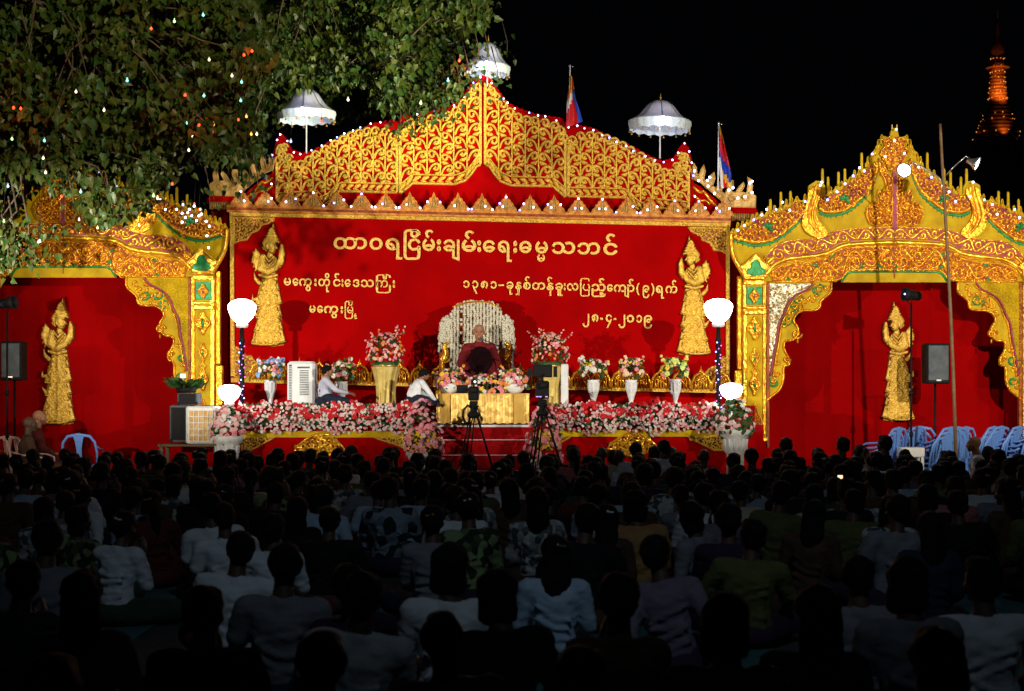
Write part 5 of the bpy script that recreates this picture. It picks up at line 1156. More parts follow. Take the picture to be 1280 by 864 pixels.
for cx, dy, lb in ((1118, 0, 'string of white bulbs along the skyline of the right archway'), (79, -6, 'string of white bulbs along the skyline of the left archway')):
    pr = [(-196, 288), (-188, 282), (-176, 275), (-166, 269), (-160, 262), (-148, 262), (-140, 253), (-131, 263), (-112, 252), (-93, 232), (-91, 228), (-84, 250), (-72, 240), (-62, 230), (-52, 220), (-44, 210), (-38, 214), (-28, 193), (-12, 196), (0, 176), (2, 162), (12, 192), (30, 209), (46, 222), (60, 232), (68, 240), (76, 252), (94, 246), (98, 228), (112, 250), (122, 256), (128, 268), (150, 262), (156, 272), (170, 276)]
    fairy([(cx+u, v+dy) for u, v in pr], 24.5, lb, 'fairy light strings', .017, False, ('ledw', 'ledw', 'ledb'))
fairy([(868, 214), (873, 226), (884, 226), (887, 222), (885, 233), (893, 242), (911, 238), (916, 235), (922, 248), (937, 229), (940, 227), (940, 241), (931, 246)], D0-.06, 'cluster of white bulbs on the right carved wing', 'fairy light strings', .02, False)
fairy([(221, 262), (228, 267), (232, 272), (240, 270), (246, 276), (252, 268), (258, 277), (262, 283), (237, 262), (243, 258), (250, 262), (259, 295), (261, 310), (228, 278)], 24.4, 'cluster of white bulbs hanging before the left archway shoulder', 'fairy light strings', .018, False, ('ledw', 'ledw', 'ledw'))
# ---------------------------------------------------------------- distant pagoda, lit orange
d = 320.0; k = d/F; cx = X(1247, d); zb = Z(600, d); r = empty('distant_pagoda', (cx, d, 0), 'slender golden pagoda spire glowing orange far behind at the upper right', 'pagoda')
gold = mat('floodlit gilt masonry', (.85, .36, .10), (.45, .14, .03), .4, .3, scale=.6, bump=.6, bscale=2)
def T3(prof, name, m=gold, n=24): mb = MB(); mb.lathe([(a*k, Z(y, d)) for a, y in prof], (cx, d, 0), n); mb.build(name, m, r)
T3([(90, 486.1), (80, 430), (60, 380), (44, 320), (34, 250), (30, 205), (30, 176)], 'bell_base')
pr = []; y = 176
for i in range(11):
    a = 27-i*1.6; pr += [(a, y), (a+1, y-1.2), (a, y-3.4), (a-1.3, y-4.6)]; y -= 4.8
T3(pr, 'terrace_rings')
pr = []
for i in range(9): a = 11.0-i*.38; pr += [(a, y), (a+1.1, y-1), (a+.2, y-2.8), (a-.3, y-3.6)]; y -= 4.2
T3(pr, 'ringed_spire'); T3([(14.5, y), (15, y-.8), (9, y-1.4)], 'lotus_plate')
T3([(7.5, y-1.4), (8, y-14), (9, y-20), (8, y-26), (7, y-30), (5, y-35), (3, y-44), (1.4, y-54), (.8, y-62)], 'umbrella_crown')
T3([(.5, y-62), (.5, y-76), (.01, y-82)], 'vane_rod'); mb = MB(); mb.box((cx, d, Z(y-71, d)), (5*k, .1, .8*k)); mb.build('vane', gold, r)
bl = mat('small orange lamp', (1, .4, .1), None, .3, emis=(1, .32, .05), es=1.6)
for yy, rr, n in ((84, 9, 12), (74, 8.5, 11), (90, 9, 12), (97, 9.2, 14), (104, 9.8, 14), (110, 10.4, 14), (117, 11, 15), (124, 11.6, 15), (131, 12.4, 15), (143, 18, 12), (150, 20.5, 9), (158, 24, 11), (166, 27, 11), (173, 30, 12)):
    mb = MB()
    for i in range(n):
        a = i*2*PI/n+yy; 
        if R.random() < (.95 if yy < 135 else .6): mb.ball((cx+rr*k*math.cos(a), d+rr*k*math.sin(a), Z(yy+R.uniform(-1, 1), d)), .55*k*R.uniform(.7, 1.2), 5)
    if mb.v: mb.build('lamp_ring', bl, r)
for i, (ox, yy) in enumerate(((-14, 130), (8, 134), (0, 172))):
    lamp('pagoda_flood', 'SPOT', (cx+ox*k, d-22*k-2, Z(yy, d)), [900, 900, 220][i], (1, .36, .08), (cx, d, Z(yy-32, d)), 75, .8, .3)
# ---------------------------------------------------------------- trees (peepul) hung with coloured bulbs
def leafmesh(mb, c, s, mi, down=.8):
    d = Vector((R.gauss(0, .5), R.gauss(0, .5)-.1, -down+R.gauss(0, .45))).normalized(); nr = Vector((R.gauss(0, .6), -1+R.gauss(0, .5), R.gauss(.3, .5))); sd = d.cross(nr).normalized(); nr = sd.cross(d)
    w_ = s*.46; c = Vector(c)
    vs = [c, c+sd*w_*.8-d*s*.1+nr*s*.06, c+sd*w_+d*s*.32+nr*s*.1, c+sd*w_*.45+d*s*.72+nr*s*.05, c+d*s*1.12-nr*s*.03, c-sd*w_*.45+d*s*.72+nr*s*.05, c-sd*w_+d*s*.32+nr*s*.1, c-sd*w_*.8-d*s*.1+nr*s*.06, c+d*s*.4-nr*s*.03]
    mb.add(vs, [(8, 0, 1), (8, 1, 2), (8, 2, 3), (8, 3, 4), (8, 4, 5), (8, 5, 6), (8, 6, 7), (8, 7, 0)], mi)
def grow(root, region, depth, nclump, perc, lsize, seed, mats, rootpt, label_b, keep=None, cr=.34):
    rr = random.Random(seed); mb = MB(); br = MB(); cl = []
    x0, x1 = min(p[0] for p in region), max(p[0] for p in region); y0, y1 = min(p[1] for p in region), max(p[1] for p in region)
    t = 0
    while len(cl) < nclump and t < nclump*60:
        t += 1; x, y, d = rr.uniform(x0, x1), rr.uniform(y0, y1), rr.uniform(*depth)
        if not inside(x, y, region): continue
        p = P(x, y, d); mg = cr*.85*F/d
        if not (inside(x+mg, y, region) and inside(x, y+mg*.45, region)): continue
        if noise.noise(p*1.15+Vector((seed, 0, 0))) < -.24: continue
        if keep and not keep(x, y, d): continue
        cl.append(p)
    for c in cl:
        rad = cr*rr.uniform(.7, 1.3); n = int(perc*rr.uniform(.7, 1.3))
        for i in range(n):
            v = Vector((rr.gauss(0, 1), rr.gauss(0, 1), rr.gauss(0, 1))).normalized()*rad*rr.uniform(.45, 1); v.z = v.z*.8-.08
            leafmesh(mb, c+v, lsize*rr.uniform(.7, 1.25), rr.randrange(len(mats)))
    mb.build('foliage', mats, root, 'stuff')
    # twigs and boughs: each clump hangs on a twig that runs back to the nearest bough
    boughs = []
    for k in range(9):
        e = rr.choice(cl); m = (rootpt+e)/2+Vector((rr.gauss(0, .5), rr.gauss(0, .4), .7)); boughs.append([rootpt.lerp(m, .0), rootpt.lerp(m, .5)+Vector((0, 0, .3)), m, m.lerp(e, .5)+Vector((0, 0, .15)), e])
    for b in boughs:
        o = MB(); o.tube(b, [.13, .10, .07, .04, .015], 8); o.build('bough', M['bark'], root)
    sp_ = [q for b in boughs for q in (b[1], b[2], b[3], b[2].lerp(b[3], .5), b[3].lerp(b[4], .5), b[4])]
    for c in cl:
        q = min(sp_, key=lambda s: (s-c).length); L_ = (q-c).length
        if L_ > .8: q = c+(q-c)*(.8/L_)+Vector((rr.gauss(0, .15), rr.gauss(0, .15), rr.uniform(0, .25)))
        br.tube([q, (q+c)/2+Vector((rr.gauss(0, .08), 0, rr.gauss(.08, .06))), c], [.018, .011, .005], 4, cap=False)
    br.build('twigs', M['bark'], root, 'stuff')
    return cl
t1 = empty('peepul_tree', (-9.6, 18.6, 0), 'dark broad leaved tree overhanging the left archway, hung with coloured bulbs', 'tree')
mb = MB(); mb.tube([(-9.6, 18.6, -.1), (-9.5, 18.6, 1.5), (-9.2, 18.5, 3.2), (-8.6, 18.4, 4.8)], [.5, .36, .32, .26], 14); mb.build('trunk', M['bark'], t1)
reg1 = [(-330, -230), (330, -230), (345, -40), (350, 30), (352, 110), (332, 150), (316, 178), (300, 198), (286, 222), (268, 236), (245, 236), (215, 232), (196, 250), (172, 262), (150, 268), (128, 262), (110, 244), (92, 226), (66, 216), (48, 232), (46, 262), (50, 300), (30, 322), (0, 330), (-60, 320), (-200, 300), (-330, 240)]
grow(t1, reg1, (17.6, 21.5), 760, 60, .094, 3, [M['leaf'], M['leaf2'], M['leaf']], Vector((-8.6, 18.4, 4.8)), '')
t2 = empty('peepul_tree', (-2.9, 29.6, 0), 'leafy tree with lit yellow green foliage rising behind the pediment', 'tree')
mb = MB(); mb.tube([(-2.9, 29.6, -.1), (-2.9, 29.5, 2), (-2.8, 29.3, 4.3), (-2.6, 29, 6)], [.45, .34, .3, .24], 14); mb.build('trunk', M['bark'], t2)
reg2 = [(345, -230), (640, -230), (628, -60), (618, 5), (622, 20), (606, 34), (600, 52), (588, 68), (586, 88), (574, 104), (572, 124), (552, 138), (532, 134), (520, 142), (500, 150), (492, 148), (478, 142), (450, 140), (430, 146), (408, 152), (400, 130), (372, 128), (352, 150), (336, 190), (322, 214), (296, 214), (300, 160), (330, 60)]
def keep2(x, y, d):
    if 425 < x < 600 and d < 27 and y > 95 and x < 490 and d < 25.3: return False
    if (x-383)**2/55**2+(y-130)**2/42**2 < 1 and d < 25.9: return False
    if x > 588 and y > 40 and d > 24.3: return True
    return True
grow(t2, reg2, (23.9, 28.5), 520, 56, .102, 8, [M['leaf'], M['leaf2'], M['leaf']], Vector((-2.6, 29, 6)), '', keep2)
# sprigs just in front of the peak and the left wing
def sprig(root, x, y, d, n, s, rad=.22, mats=(0, 1)):
    mb = MB(); c = P(x, y, d)
    for i in range(n): v = Vector((R.gauss(0, rad*.6), R.gauss(0, rad*.5), R.gauss(0, rad*.6))); leafmesh(mb, c+v, s*R.uniform(.7, 1.2), R.randrange(2))
    mb.tube([c+Vector((-.1, .1, .5)), c+Vector((0, 0, .1)), c-Vector((0, 0, .15))], [.012, .008, .003], 5, 2); mb.build('sprig', [M['leaf'], M['leaf2'], M['bark']], root, 'stuff')
for x, y, d, n in ((575, 108, 24.2, 45), (560, 122, 24.3, 45), (541, 136, 24.4, 45), (520, 140, 24.4, 30), (501, 150, 24.5, 24), (598, 66, 24.3, 14), (611, 70, 24.3, 9), (634, 60, 25.4, 12), (622, 97, 24.6, 8), (586, 92, 24.2, 22)): sprig(t2, x, y, d, n, .085)
for x, y, d, n in ((312, 222, 22.5, 14), (305, 236, 22.5, 10), (322, 228, 22.6, 9), (262, 246, 21.5, 14), (18, 300, 18, 40), (36, 296, 18, 30), (40, 322, 18, 22), (10, 322, 18, 30), (140, 268, 18.5, 20), (92, 263, 18.3, 12)): sprig(t1, x, y, d, n, .08)
# coloured bulbs
BL = [('bred', [(189, 36), (305, 69), (315, 64), (231.5, 119), (249, 157), (215.5, 230), (298, 150), (243, 255), (77, 246), (17, 135), (91, 290), (148, 294), (26, 136), (574, 76), (402, 152), (249, 262)]),
      ('bwarm', [(261.5, 75), (290, 95), (130, 138), (241, 171), (321, 168), (236, 188), (57, 216), (54, 198), (197, 248), (435, 125), (95, 115), (50, 302), (122, 285), (174, 282), (526, 129)]),
      ('bcyan', [(159, 101), (55.5, 176), (255, 120), (234, 154), (302, 103), (301, 126), (254, 19), (560, 101), (101, 240)]),
      ('bgreen', [(15, 174), (5, 277), (218, 27), (192, 245)]), ('bblue', [(10, 233), (99, 275), (363.5, 177), (48, 303)]), ('borange', [(314, 168), (308, 146), (267, 156)])]
NM = dict(bred='red', bwarm='warm white', bcyan='cyan', bgreen='green', bblue='bluish white', borange='orange')
tr_l = ('hanging from the dark tree', 'in front of the lit tree')
bulbme = {}
for kx, ps_ in BL:
    for i, (x, y) in enumerate(ps_):
        d = 24.1 if x > 325 else (17.3 if x < 225 or y < 150 else 18.2)
        p = P(x, y, d); k = d/24
        p = P(x, y, d); wh = [q for q in sorted(ps_) if (q[0] > 325) == (x > 325)]; ordn = ['first', 'second', 'third', 'fourth', 'fifth', 'sixth', 'seventh', 'eighth', 'ninth', 'tenth', 'eleventh', 'twelfth', 'thirteenth', 'fourteenth', 'fifteenth'][wh.index((x, y))]
        near = 'far left of' if x < 60 else 'left part of' if x < 170 else 'right part of' if x < 325 else 'tree side above'
        vert = 'top' if y < 90 else 'middle' if y < 190 else 'bottom'
        lab = f'{NM[kx]} light bulb hanging at the {vert} of the {near} the ' + ('dark tree' if x < 325 else 'pediment')
        lab = f'{ordn} {NM[kx]} bulb from the left hanging in the '+('dark tree over the left archway' if x < 325 else 'tree above the pediment')
        r = empty('hanging_bulb', p, lab, 'light bulb', 'coloured bulbs hanging in the trees')
        rb = .019*k*(1 if y < 250 else .8)
        if (kx, 'g') not in bulbme or True:
            mb = MB(); mb.lathe([(.0001, -rb), (rb*.6, -rb*.85), (rb, -.1*rb), (rb*.9, .35*rb), (rb*.5, 1.1*rb), (rb*.4, 1.4*rb)], p, 9); mb.build('glass', M[kx], r)
            mb = MB(); mb.lathe([(rb*.45, 1.4*rb), (rb*.45, 2.4*rb), (.003, 2.6*rb)], p, 8); mb.build('socket', M['white'] if kx != 'bred' else M['blackp'], r)
            mb = MB(); mb.tube([p+Vector((0, 0, 2.5*rb)), p+Vector((.01, .02, R.uniform(.25, .6)))], .003, 4); mb.build('wire', M['black'], r)
        if kx == 'bred' and i in (0, 2, 3, 4, 5, 13, 9): lamp('red_bulb_light', 'POINT', p+Vector((0, -.06, -.03)), 3.2, (1, .09, .03), rad=.03)
for x, y, cc in ((159, 101, (.2, .9, .8)), (600, 90, (.75, .85, 1)), (218, 27, (.4, 1, .3))): lamp('bulb_light', 'POINT', P(x, y, 24.1 if x > 325 else 17.3)+Vector((0, -.1, -.03)), 2.0 if x < 325 else 5, cc, rad=.03)

# ---------------------------------------------------------------- people
def ico(mb, c, r, q=None, sub=1):
    mb.ball(c, 1, 12, M4=(Matrix.Identity(4) if q is None else q) @ Matrix.Diagonal((*r, 1)))
class Blob:
    """collects ellipsoids and tapered limbs, then fuses them into one continuous skin"""
    def __init__(s, M4=Matrix.Identity(4)): s.bm = bmesh.new(); s.M = M4; s.st = []
    def pt(s, p): return s.M @ Vector(p)
    def ell(s, c, r, rot=(0, 0, 0)):
        m = s.M @ Matrix.Translation(c) @ Euler(rot).to_matrix().to_4x4() @ Matrix.Diagonal((*r, 1))
        bmesh.ops.create_icosphere(s.bm, subdivisions=2, radius=1, matrix=m); return s
    def hull(s, parts):
        b2 = bmesh.new()
        for c, r in parts:
            r = (r, r, r) if not isinstance(r, (tuple, list)) else r
            bmesh.ops.create_icosphere(b2, subdivisions=2, radius=1, matrix=s.M @ Matrix.Translation(c) @ Matrix.Diagonal((*r, 1)))
        h = bmesh.ops.convex_hull(b2, input=b2.verts); 
        bmesh.ops.delete(b2, geom=[g for g in h['geom_interior']+h['geom_unused'] if isinstance(g, bmesh.types.BMVert)], context='VERTS')
        me = bpy.data.meshes.new('t'); b2.to_mesh(me); b2.free(); s.bm.from_mesh(me); bpy.data.meshes.remove(me); return s
    def limb(s, pts, rs):
        for a, b, r0, r1 in zip(pts, pts[1:], rs, rs[1:]): s.hull([(a, r0), (b, r1)])
        return s
    def fuse(s, name, vox=.011, sm=6):
        me = bpy.data.meshes.new(name); s.bm.to_mesh(me); s.bm.free(); o = bpy.data.objects.new(name, me); COL.objects.link(o)
        m = o.modifiers.new('r', 'REMESH'); m.mode = 'VOXEL'; m.voxel_size = vox; m.use_smooth_shade = True
        m = o.modifiers.new('s', 'SMOOTH'); m.factor = .5; m.iterations = sm
        dg = bpy.context.evaluated_depsgraph_get(); out = bpy.data.meshes.new_from_object(o.evaluated_get(dg)); bpy.data.objects.remove(o); bpy.data.meshes.remove(me)
        out.name = name; out.materials.clear(); out.polygons.foreach_set('use_smooth', [True]*len(out.polygons)); return out
def head(b, c, yaw=0, pitch=0, roll=0, face=True, hs=1.0):
    """head facing +Y about centre c"""
    old = b.M; b.M = b.M @ Matrix.Translation(c) @ Euler((pitch, roll, yaw)).to_matrix().to_4x4() @ Matrix.Scale(hs, 4)
    b.ell((0, -.012, .025), (.076, .094, .086)); b.hull([((0, .02, -.01), (.066, .070, .07)), ((0, .045, -.075), (.036, .034, .03))])
    b.ell((-.077, -.006, -.015), (.010, .020, .032), (0, 0, -.3)); b.ell((.077, -.006, -.015), (.010, .020, .032), (0, 0, .3))
    if face:
        b.hull([((0, .088, .012), .009), ((0, .108, -.028), .013)]); b.ell((-.013, .098, -.032), (.009, .012, .008)); b.ell((.013, .098, -.032), (.009, .012, .008))
        b.hull([((-.042, .076, .028), .010), ((-.012, .088, .026), .009)]); b.hull([((.042, .076, .028), .010), ((.012, .088, .026), .009)])
        b.hull([((-.018, .086, -.058), .007), ((.018, .086, -.058), .007)]); b.hull([((-.013, .084, -.070), .008), ((.013, .084, -.070), .008)])
        b.ell((0, .072, -.096), (.02, .018, .014)); b.ell((-.042, .062, -.03), (.022, .02, .02)); b.ell((.042, .062, -.03), (.022, .02, .02))
    mh = b.M.copy(); b.M = old; return mh
def hand(b, w_, d_, side, curlk=.6, pn=(0, 0, -1), s=1.0):
    """palm, four fingers of different length with two bends, thumb from the side of the palm; d_ = pointing direction, pn = palm normal"""
    w_ = Vector(w_); d_ = Vector(d_).normalized(); pn = Vector(pn); pn = (pn-d_*pn.dot(d_)).normalized(); sd = d_.cross(pn)*side
    b.hull([(w_, .021*s), (w_+d_*.075*s+sd*.028*s, (.013*s,)*3), (w_+d_*.078*s-sd*.026*s, (.013*s,)*3)])
    for i, (o, L, k) in enumerate(((.030, .062, 1.0), (.011, .072, .9), (-.009, .067, 1.0), (-.028, .052, 1.15))):
        p0 = w_+d_*.080*s+sd*o*s; a = curlk*k; d1 = (d_*math.cos(a*.5)+pn*math.sin(a*.5)+sd*o*2.0).normalized(); p1 = p0+d1*L*.5*s; d2 = (d_*math.cos(a*1.4)+pn*math.sin(a*1.4)+sd*o*2.0).normalized(); p2 = p1+d2*L*.5*s
        b.limb([p0, p1, p2], [.0088*s, .0082*s, .0068*s])
    t0 = w_+d_*.018*s+sd*.024*s; t1_ = t0+(d_*.6+sd*.75+pn*.25).normalized()*.038*s; t2_ = t1_+(d_*.9+sd*.2+pn*.4*curlk).normalized()*.034*s
    b.limb([t0, t1_, t2_], [.013*s, .0105*s, .0085*s])
MESH = {}
def hair_mesh(kind, mh, nm, sc_=1):
    b = Blob(mh); 
    if kind == 'short': b.ell((0, -.02, .035), (.084, .098, .088)); b.ell((0, -.062, -.015), (.068, .05, .06)); b.ell((0, .035, .085), (.06, .045, .03)); b.ell((-.066, -.01, .02), (.02, .04, .04)); b.ell((.066, -.01, .02), (.02, .04, .04))
    elif kind == 'bun': b.ell((0, -.02, .035), (.086, .1, .09)); b.ell((0, -.055, -.02), (.068, .055, .06)); b.ell((0, -.125, .0), (.052, .042, .05)); b.ell((0, -.115, .012), (.03, .05, .03)); b.ell((0, .03, .088), (.062, .05, .03))
    elif kind == 'long': b.ell((0, -.02, .035), (.088, .102, .09)); b.hull([((0, -.05, 0), (.084, .06, .08)), ((0, -.085, -.16), (.09, .04, .06)), ((0, -.10, -.36), (.07, .03, .06)), ((.01, -.10, -.45), (.035, .02, .03))]); b.ell((0, .03, .088), (.062, .05, .03))
    elif kind == 'pony': b.ell((0, -.02, .035), (.086, .1, .09)); b.ell((0, -.055, -.02), (.068, .055, .06)); b.ell((0, -.11, .02), (.03, .03, .03)); b.limb([(0, -.115, .02), (0, -.15, -.03), (.005, -.13, -.16), (.01, -.12, -.30)], [.028, .036, .036, .014]); b.ell((0, .03, .088), (.062, .05, .03))
    elif kind == 'bob': b.ell((0, -.02, .035), (.09, .104, .092)); b.hull([((0, -.03, 0), (.088, .07, .08)), ((0, -.045, -.085), (.088, .055, .04))]); b.ell((0, .03, .09), (.064, .05, .03))
    me = b.fuse(nm, .012, 3); sd = len(MESH)*3.7; MESH[nm+str(len(MESH))] = me
    for v in me.vertices:
        q = noise.noise(v.co*17+Vector((sd, 0, 0)))*.013+noise.noise(v.co*55+Vector((0, sd, 0)))*.005; v.co += v.normal*(q+.007)
    return me
def seated(kind, hairk, yaw=0, pitch=0, lean=0, w_=1.0, arms='lap', seed=0):
    """someone seated on the ground facing +Y, sitting height .84; returns the meshes of the parts"""
    tilt = Matrix.Translation((0, 0, .12)) @ Matrix.Rotation(lean, 4, 'X') @ Matrix.Translation((0, 0, -.12)); rr = random.Random(seed)
    w_ *= .93; sh = .175*w_; out = {}
    elb = {'lap': ((.235*w_, .03, .30), (.10, .24, .17)), 'pray': ((.22*w_, .08, .31), (.03, .22, .50)), 'knee': ((.27*w_, .10, .29), (.24, .32, .19)), 'back': ((.25*w_, -.12, .32), (.24, -.24, .08))}[arms]
    b = Blob(tilt)
    b.hull([((0, -.01, .13), (.150*w_, .10, .08)), ((0, -.01, .28), (.115*w_, .085, .06))]); b.hull([((0, -.01, .28), (.115*w_, .085, .06)), ((0, -.01, .44), (.14*w_, .098, .07)), ((sh*.7, -.01, .51), (.06, .06, .045)), ((-sh*.7, -.01, .51), (.06, .06, .045))])
    b.limb([(0, -.015, .54), (0, .0, .62), (0, .01, .68)], [.058, .05, .052]); mh = head(b, (0, .02, .710), yaw, pitch, 0, True, .93)
    for s in (-1, 1):
        S0 = (s*sh, -.01, .505); E = (s*elb[0][0], elb[0][1], elb[0][2]); W = (s*elb[1][0], elb[1][1], elb[1][2])
        b.limb([(s*.09, -.012, .515), S0], [.05, .052]); b.limb([S0, E, W], [.050, .038, .026])
        dv = Vector(W)-Vector(E); hand(b, W, dv if arms != 'pray' else (0, .1, 1), -s, .5, (0, 0, -1) if arms != 'pray' else (-s, 0, 0))
    b2 = b; b2.M = Matrix.Identity(4)
    for s in (-1, 1): b2.limb([(s*.10, .02, .11), (s*.30, .30, .14), (s*.06, .34, .05)], [.085, .062, .042]); b2.hull([((s*.06, .34, .045), .035), ((-s*.08, .36, .035), (.05, .028, .022))])
    out['body'] = b.fuse('body', .0115, 4)
    b = Blob(tilt); e = .016
    b.hull([((0, -.012, .155), (.152*w_+e, .115, .05)), ((0, -.012, .28), (.122*w_+e, .098, .06))]); b.hull([((0, -.012, .28), (.122*w_+e, .098, .06)), ((0, -.012, .44), (.146*w_+e*.6, .112, .07)), ((sh*.72, -.01, .513), (.062, .066, .048)), ((-sh*.72, -.01, .513), (.062, .066, .048))]); b.hull([((0, -.015, .53), (.085, .07, .025)), ((0, -.01, .565), (.06, .056, .012))])
    for s in (-1, 1):
        S0 = Vector((s*sh, -.01, .507)); E = Vector((s*elb[0][0], elb[0][1], elb[0][2])); W = Vector((s*elb[1][0], elb[1][1], elb[1][2]))
        b.limb([(s*.09, -.012, .512), S0], [.062, .066])
        if kind == 'f': b.limb([S0, E, E.lerp(W, .75)], [.062, .050, .038])
        else: b.limb([S0, S0.lerp(E, .72)], [.064, .060])
    # folds: a few soft ridges across the back
    for k in range(4): z = .2+.06*k; a = rr.uniform(-.05, .05); b.limb([(-.11, -.105, z+a), (0, -.118, z-a*.5-.012), (.11, -.105, z-a)], [.010, .013, .010])
    out['shirt'] = b.fuse('shirt', .012, 4)
    for v in out['shirt'].vertices:
        c = v.co; q = noise.noise(Vector((c.x*7+seed*3, c.y*7, c.z*15+abs(c.x)*9)))*.008+(1-abs(noise.noise(Vector((c.x*9, c.y*9, c.z*20+seed)))))**6*.007; v.co += v.normal*q
    b = Blob()
    b.hull([((0, -.03, .10), (.19*w_, .14, .095)), ((.11, .02, .12), .10), ((-.11, .02, .12), .10)])
    for s in (-1, 1): b.limb([(s*.11, .02, .115), (s*.31, .30, .14), (s*.10, .35, .085)], [.105, .085, .07])
    b.hull([((-.2, .30, .09), .06), ((.2, .30, .09), .06), ((0, .1, .09), .08)]); out['longyi'] = b.fuse('longyi', .015, 4)
    if hairk != 'shaved': out['hair'] = hair_mesh(hairk, tilt @ Matrix.Identity(4) @ (tilt.inverted() @ mh), 'hair')
    return out
VAR = [seated('m', 'short', 0, -.05, .03, 1.05, 'lap', 1), seated('m', 'short', .35, .1, -.04, 1.12, 'knee', 2), seated('f', 'bun', 0, -.1, .02, .92, 'pray', 3), seated('f', 'bun', -.35, 0, -.06, .95, 'back', 4),
       seated('f', 'long', .1, 0, .03, .92, 'lap', 5), seated('f', 'pony', .3, -.05, 0, .9, 'knee', 6), seated('f', 'bob', -.3, .15, -.03, .98, 'lap', 7), seated('m', 'shaved', 0, .05, .02, 1.0, 'lap', 8), seated('m', 'short', -.5, .0, .08, 1.08, 'pray', 9)]
VH = ['short hair', 'short hair', 'hair bun', 'hair bun', 'long hair', 'ponytail', 'bobbed hair', 'shaved head', 'short hair']
USED = set()
SM = {}
def cloth(n, c1_, c2_=None, **k): SM[n] = mat(n+' garment cloth', c1_, c2_, k.pop('rough', .9), scale=k.pop('scale', 7), bump=k.pop('bump', .55), bscale=k.pop('bscale', 11), spec=.15, **k)
cloth('white', (.62, .66, .70), (.50, .54, .58)); cloth('pale blue', (.36, .48, .60), (.28, .38, .50)); cloth('grey', (.20, .21, .24), (.14, .15, .17)); cloth('dark purple', (.04, .022, .05), (.025, .014, .035)); cloth('dark red', (.12, .022, .02), (.07, .012, .012))
cloth('black', (.012, .012, .014), (.007, .007, .008)); cloth('navy', (.018, .025, .05), (.011, .015, .032)); cloth('olive', (.11, .12, .04), (.07, .075, .025)); cloth('tan', (.36, .20, .08), (.26, .14, .05)); cloth('brown', (.09, .05, .03), (.05, .03, .02)); cloth('pink', (.42, .16, .16), (.32, .11, .11)); cloth('green', (.03, .065, .04), (.018, .04, .025)); cloth('mauve', (.17, .14, .19), (.12, .10, .14)); cloth('cream', (.50, .46, .34), (.38, .34, .24))
cloth('grey floral', (.42, .44, .44), (.05, .06, .07), scale=22, kind='vor'); cloth('green floral', (.20, .26, .12), (.015, .03, .015), scale=18, kind='vor'); cloth('navy checked', (.22, .28, .34), (.012, .02, .03), scale=12, kind='vor')
def place(v, x, yh, col, low=None, d=None, rz=None, label=None, h=None, cat='person', ht=.865, zoff=0, sc_=None):
    """a seated person whose head top shows at pixel (x, yh)"""
    s = sc_ or R.uniform(.95, 1.06); H = ht*s+zoff
    if d is None: d = max(3.2, (CAMZ-H)*F/(yh-HY))
    else: zoff = max(0, CAMZ-(yh-HY)*d/F-ht*s); 
    p = empty('person', (X(x, d), d, 0), label, cat, 'people seated in the crowd'); p.scale = (s, s, (s if zoff == 0 else s)); p.rotation_euler = (R.gauss(-.02, .06), R.gauss(0, .055), R.gauss(0, .28) if rz is None else rz)
    if zoff: p.location.z = 0
    if v in (2, 3, 4, 5) and R.random() < .3:
        q = MB(); q.bbox((R.uniform(-.04, .04), -.115, .76), (.045, .014, .012), .003); q.ball((0.01, -.118, .765), .011, 6); o = bpy.data.objects.new('hair_clip', q.mesh('hair_clip', M[R.choice(['white', 'chrome', 'fpink', 'brass'])])); COL.objects.link(o); o.parent = p; o.location.z = zoff
    o = None
    for k, me in VAR[v].items():
        o = bpy.data.objects.new(k, me); COL.objects.link(o); o.parent = p
        if zoff > 0: o.location.z = zoff
        if not me.materials: me.materials.append(None)
        o.material_slots[0].link = 'OBJECT'
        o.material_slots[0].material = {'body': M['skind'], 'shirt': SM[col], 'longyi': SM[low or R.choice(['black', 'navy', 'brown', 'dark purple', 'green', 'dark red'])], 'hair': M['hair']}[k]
    PEO.append((x, yh, d, X(x, d))); return p
PEO = []
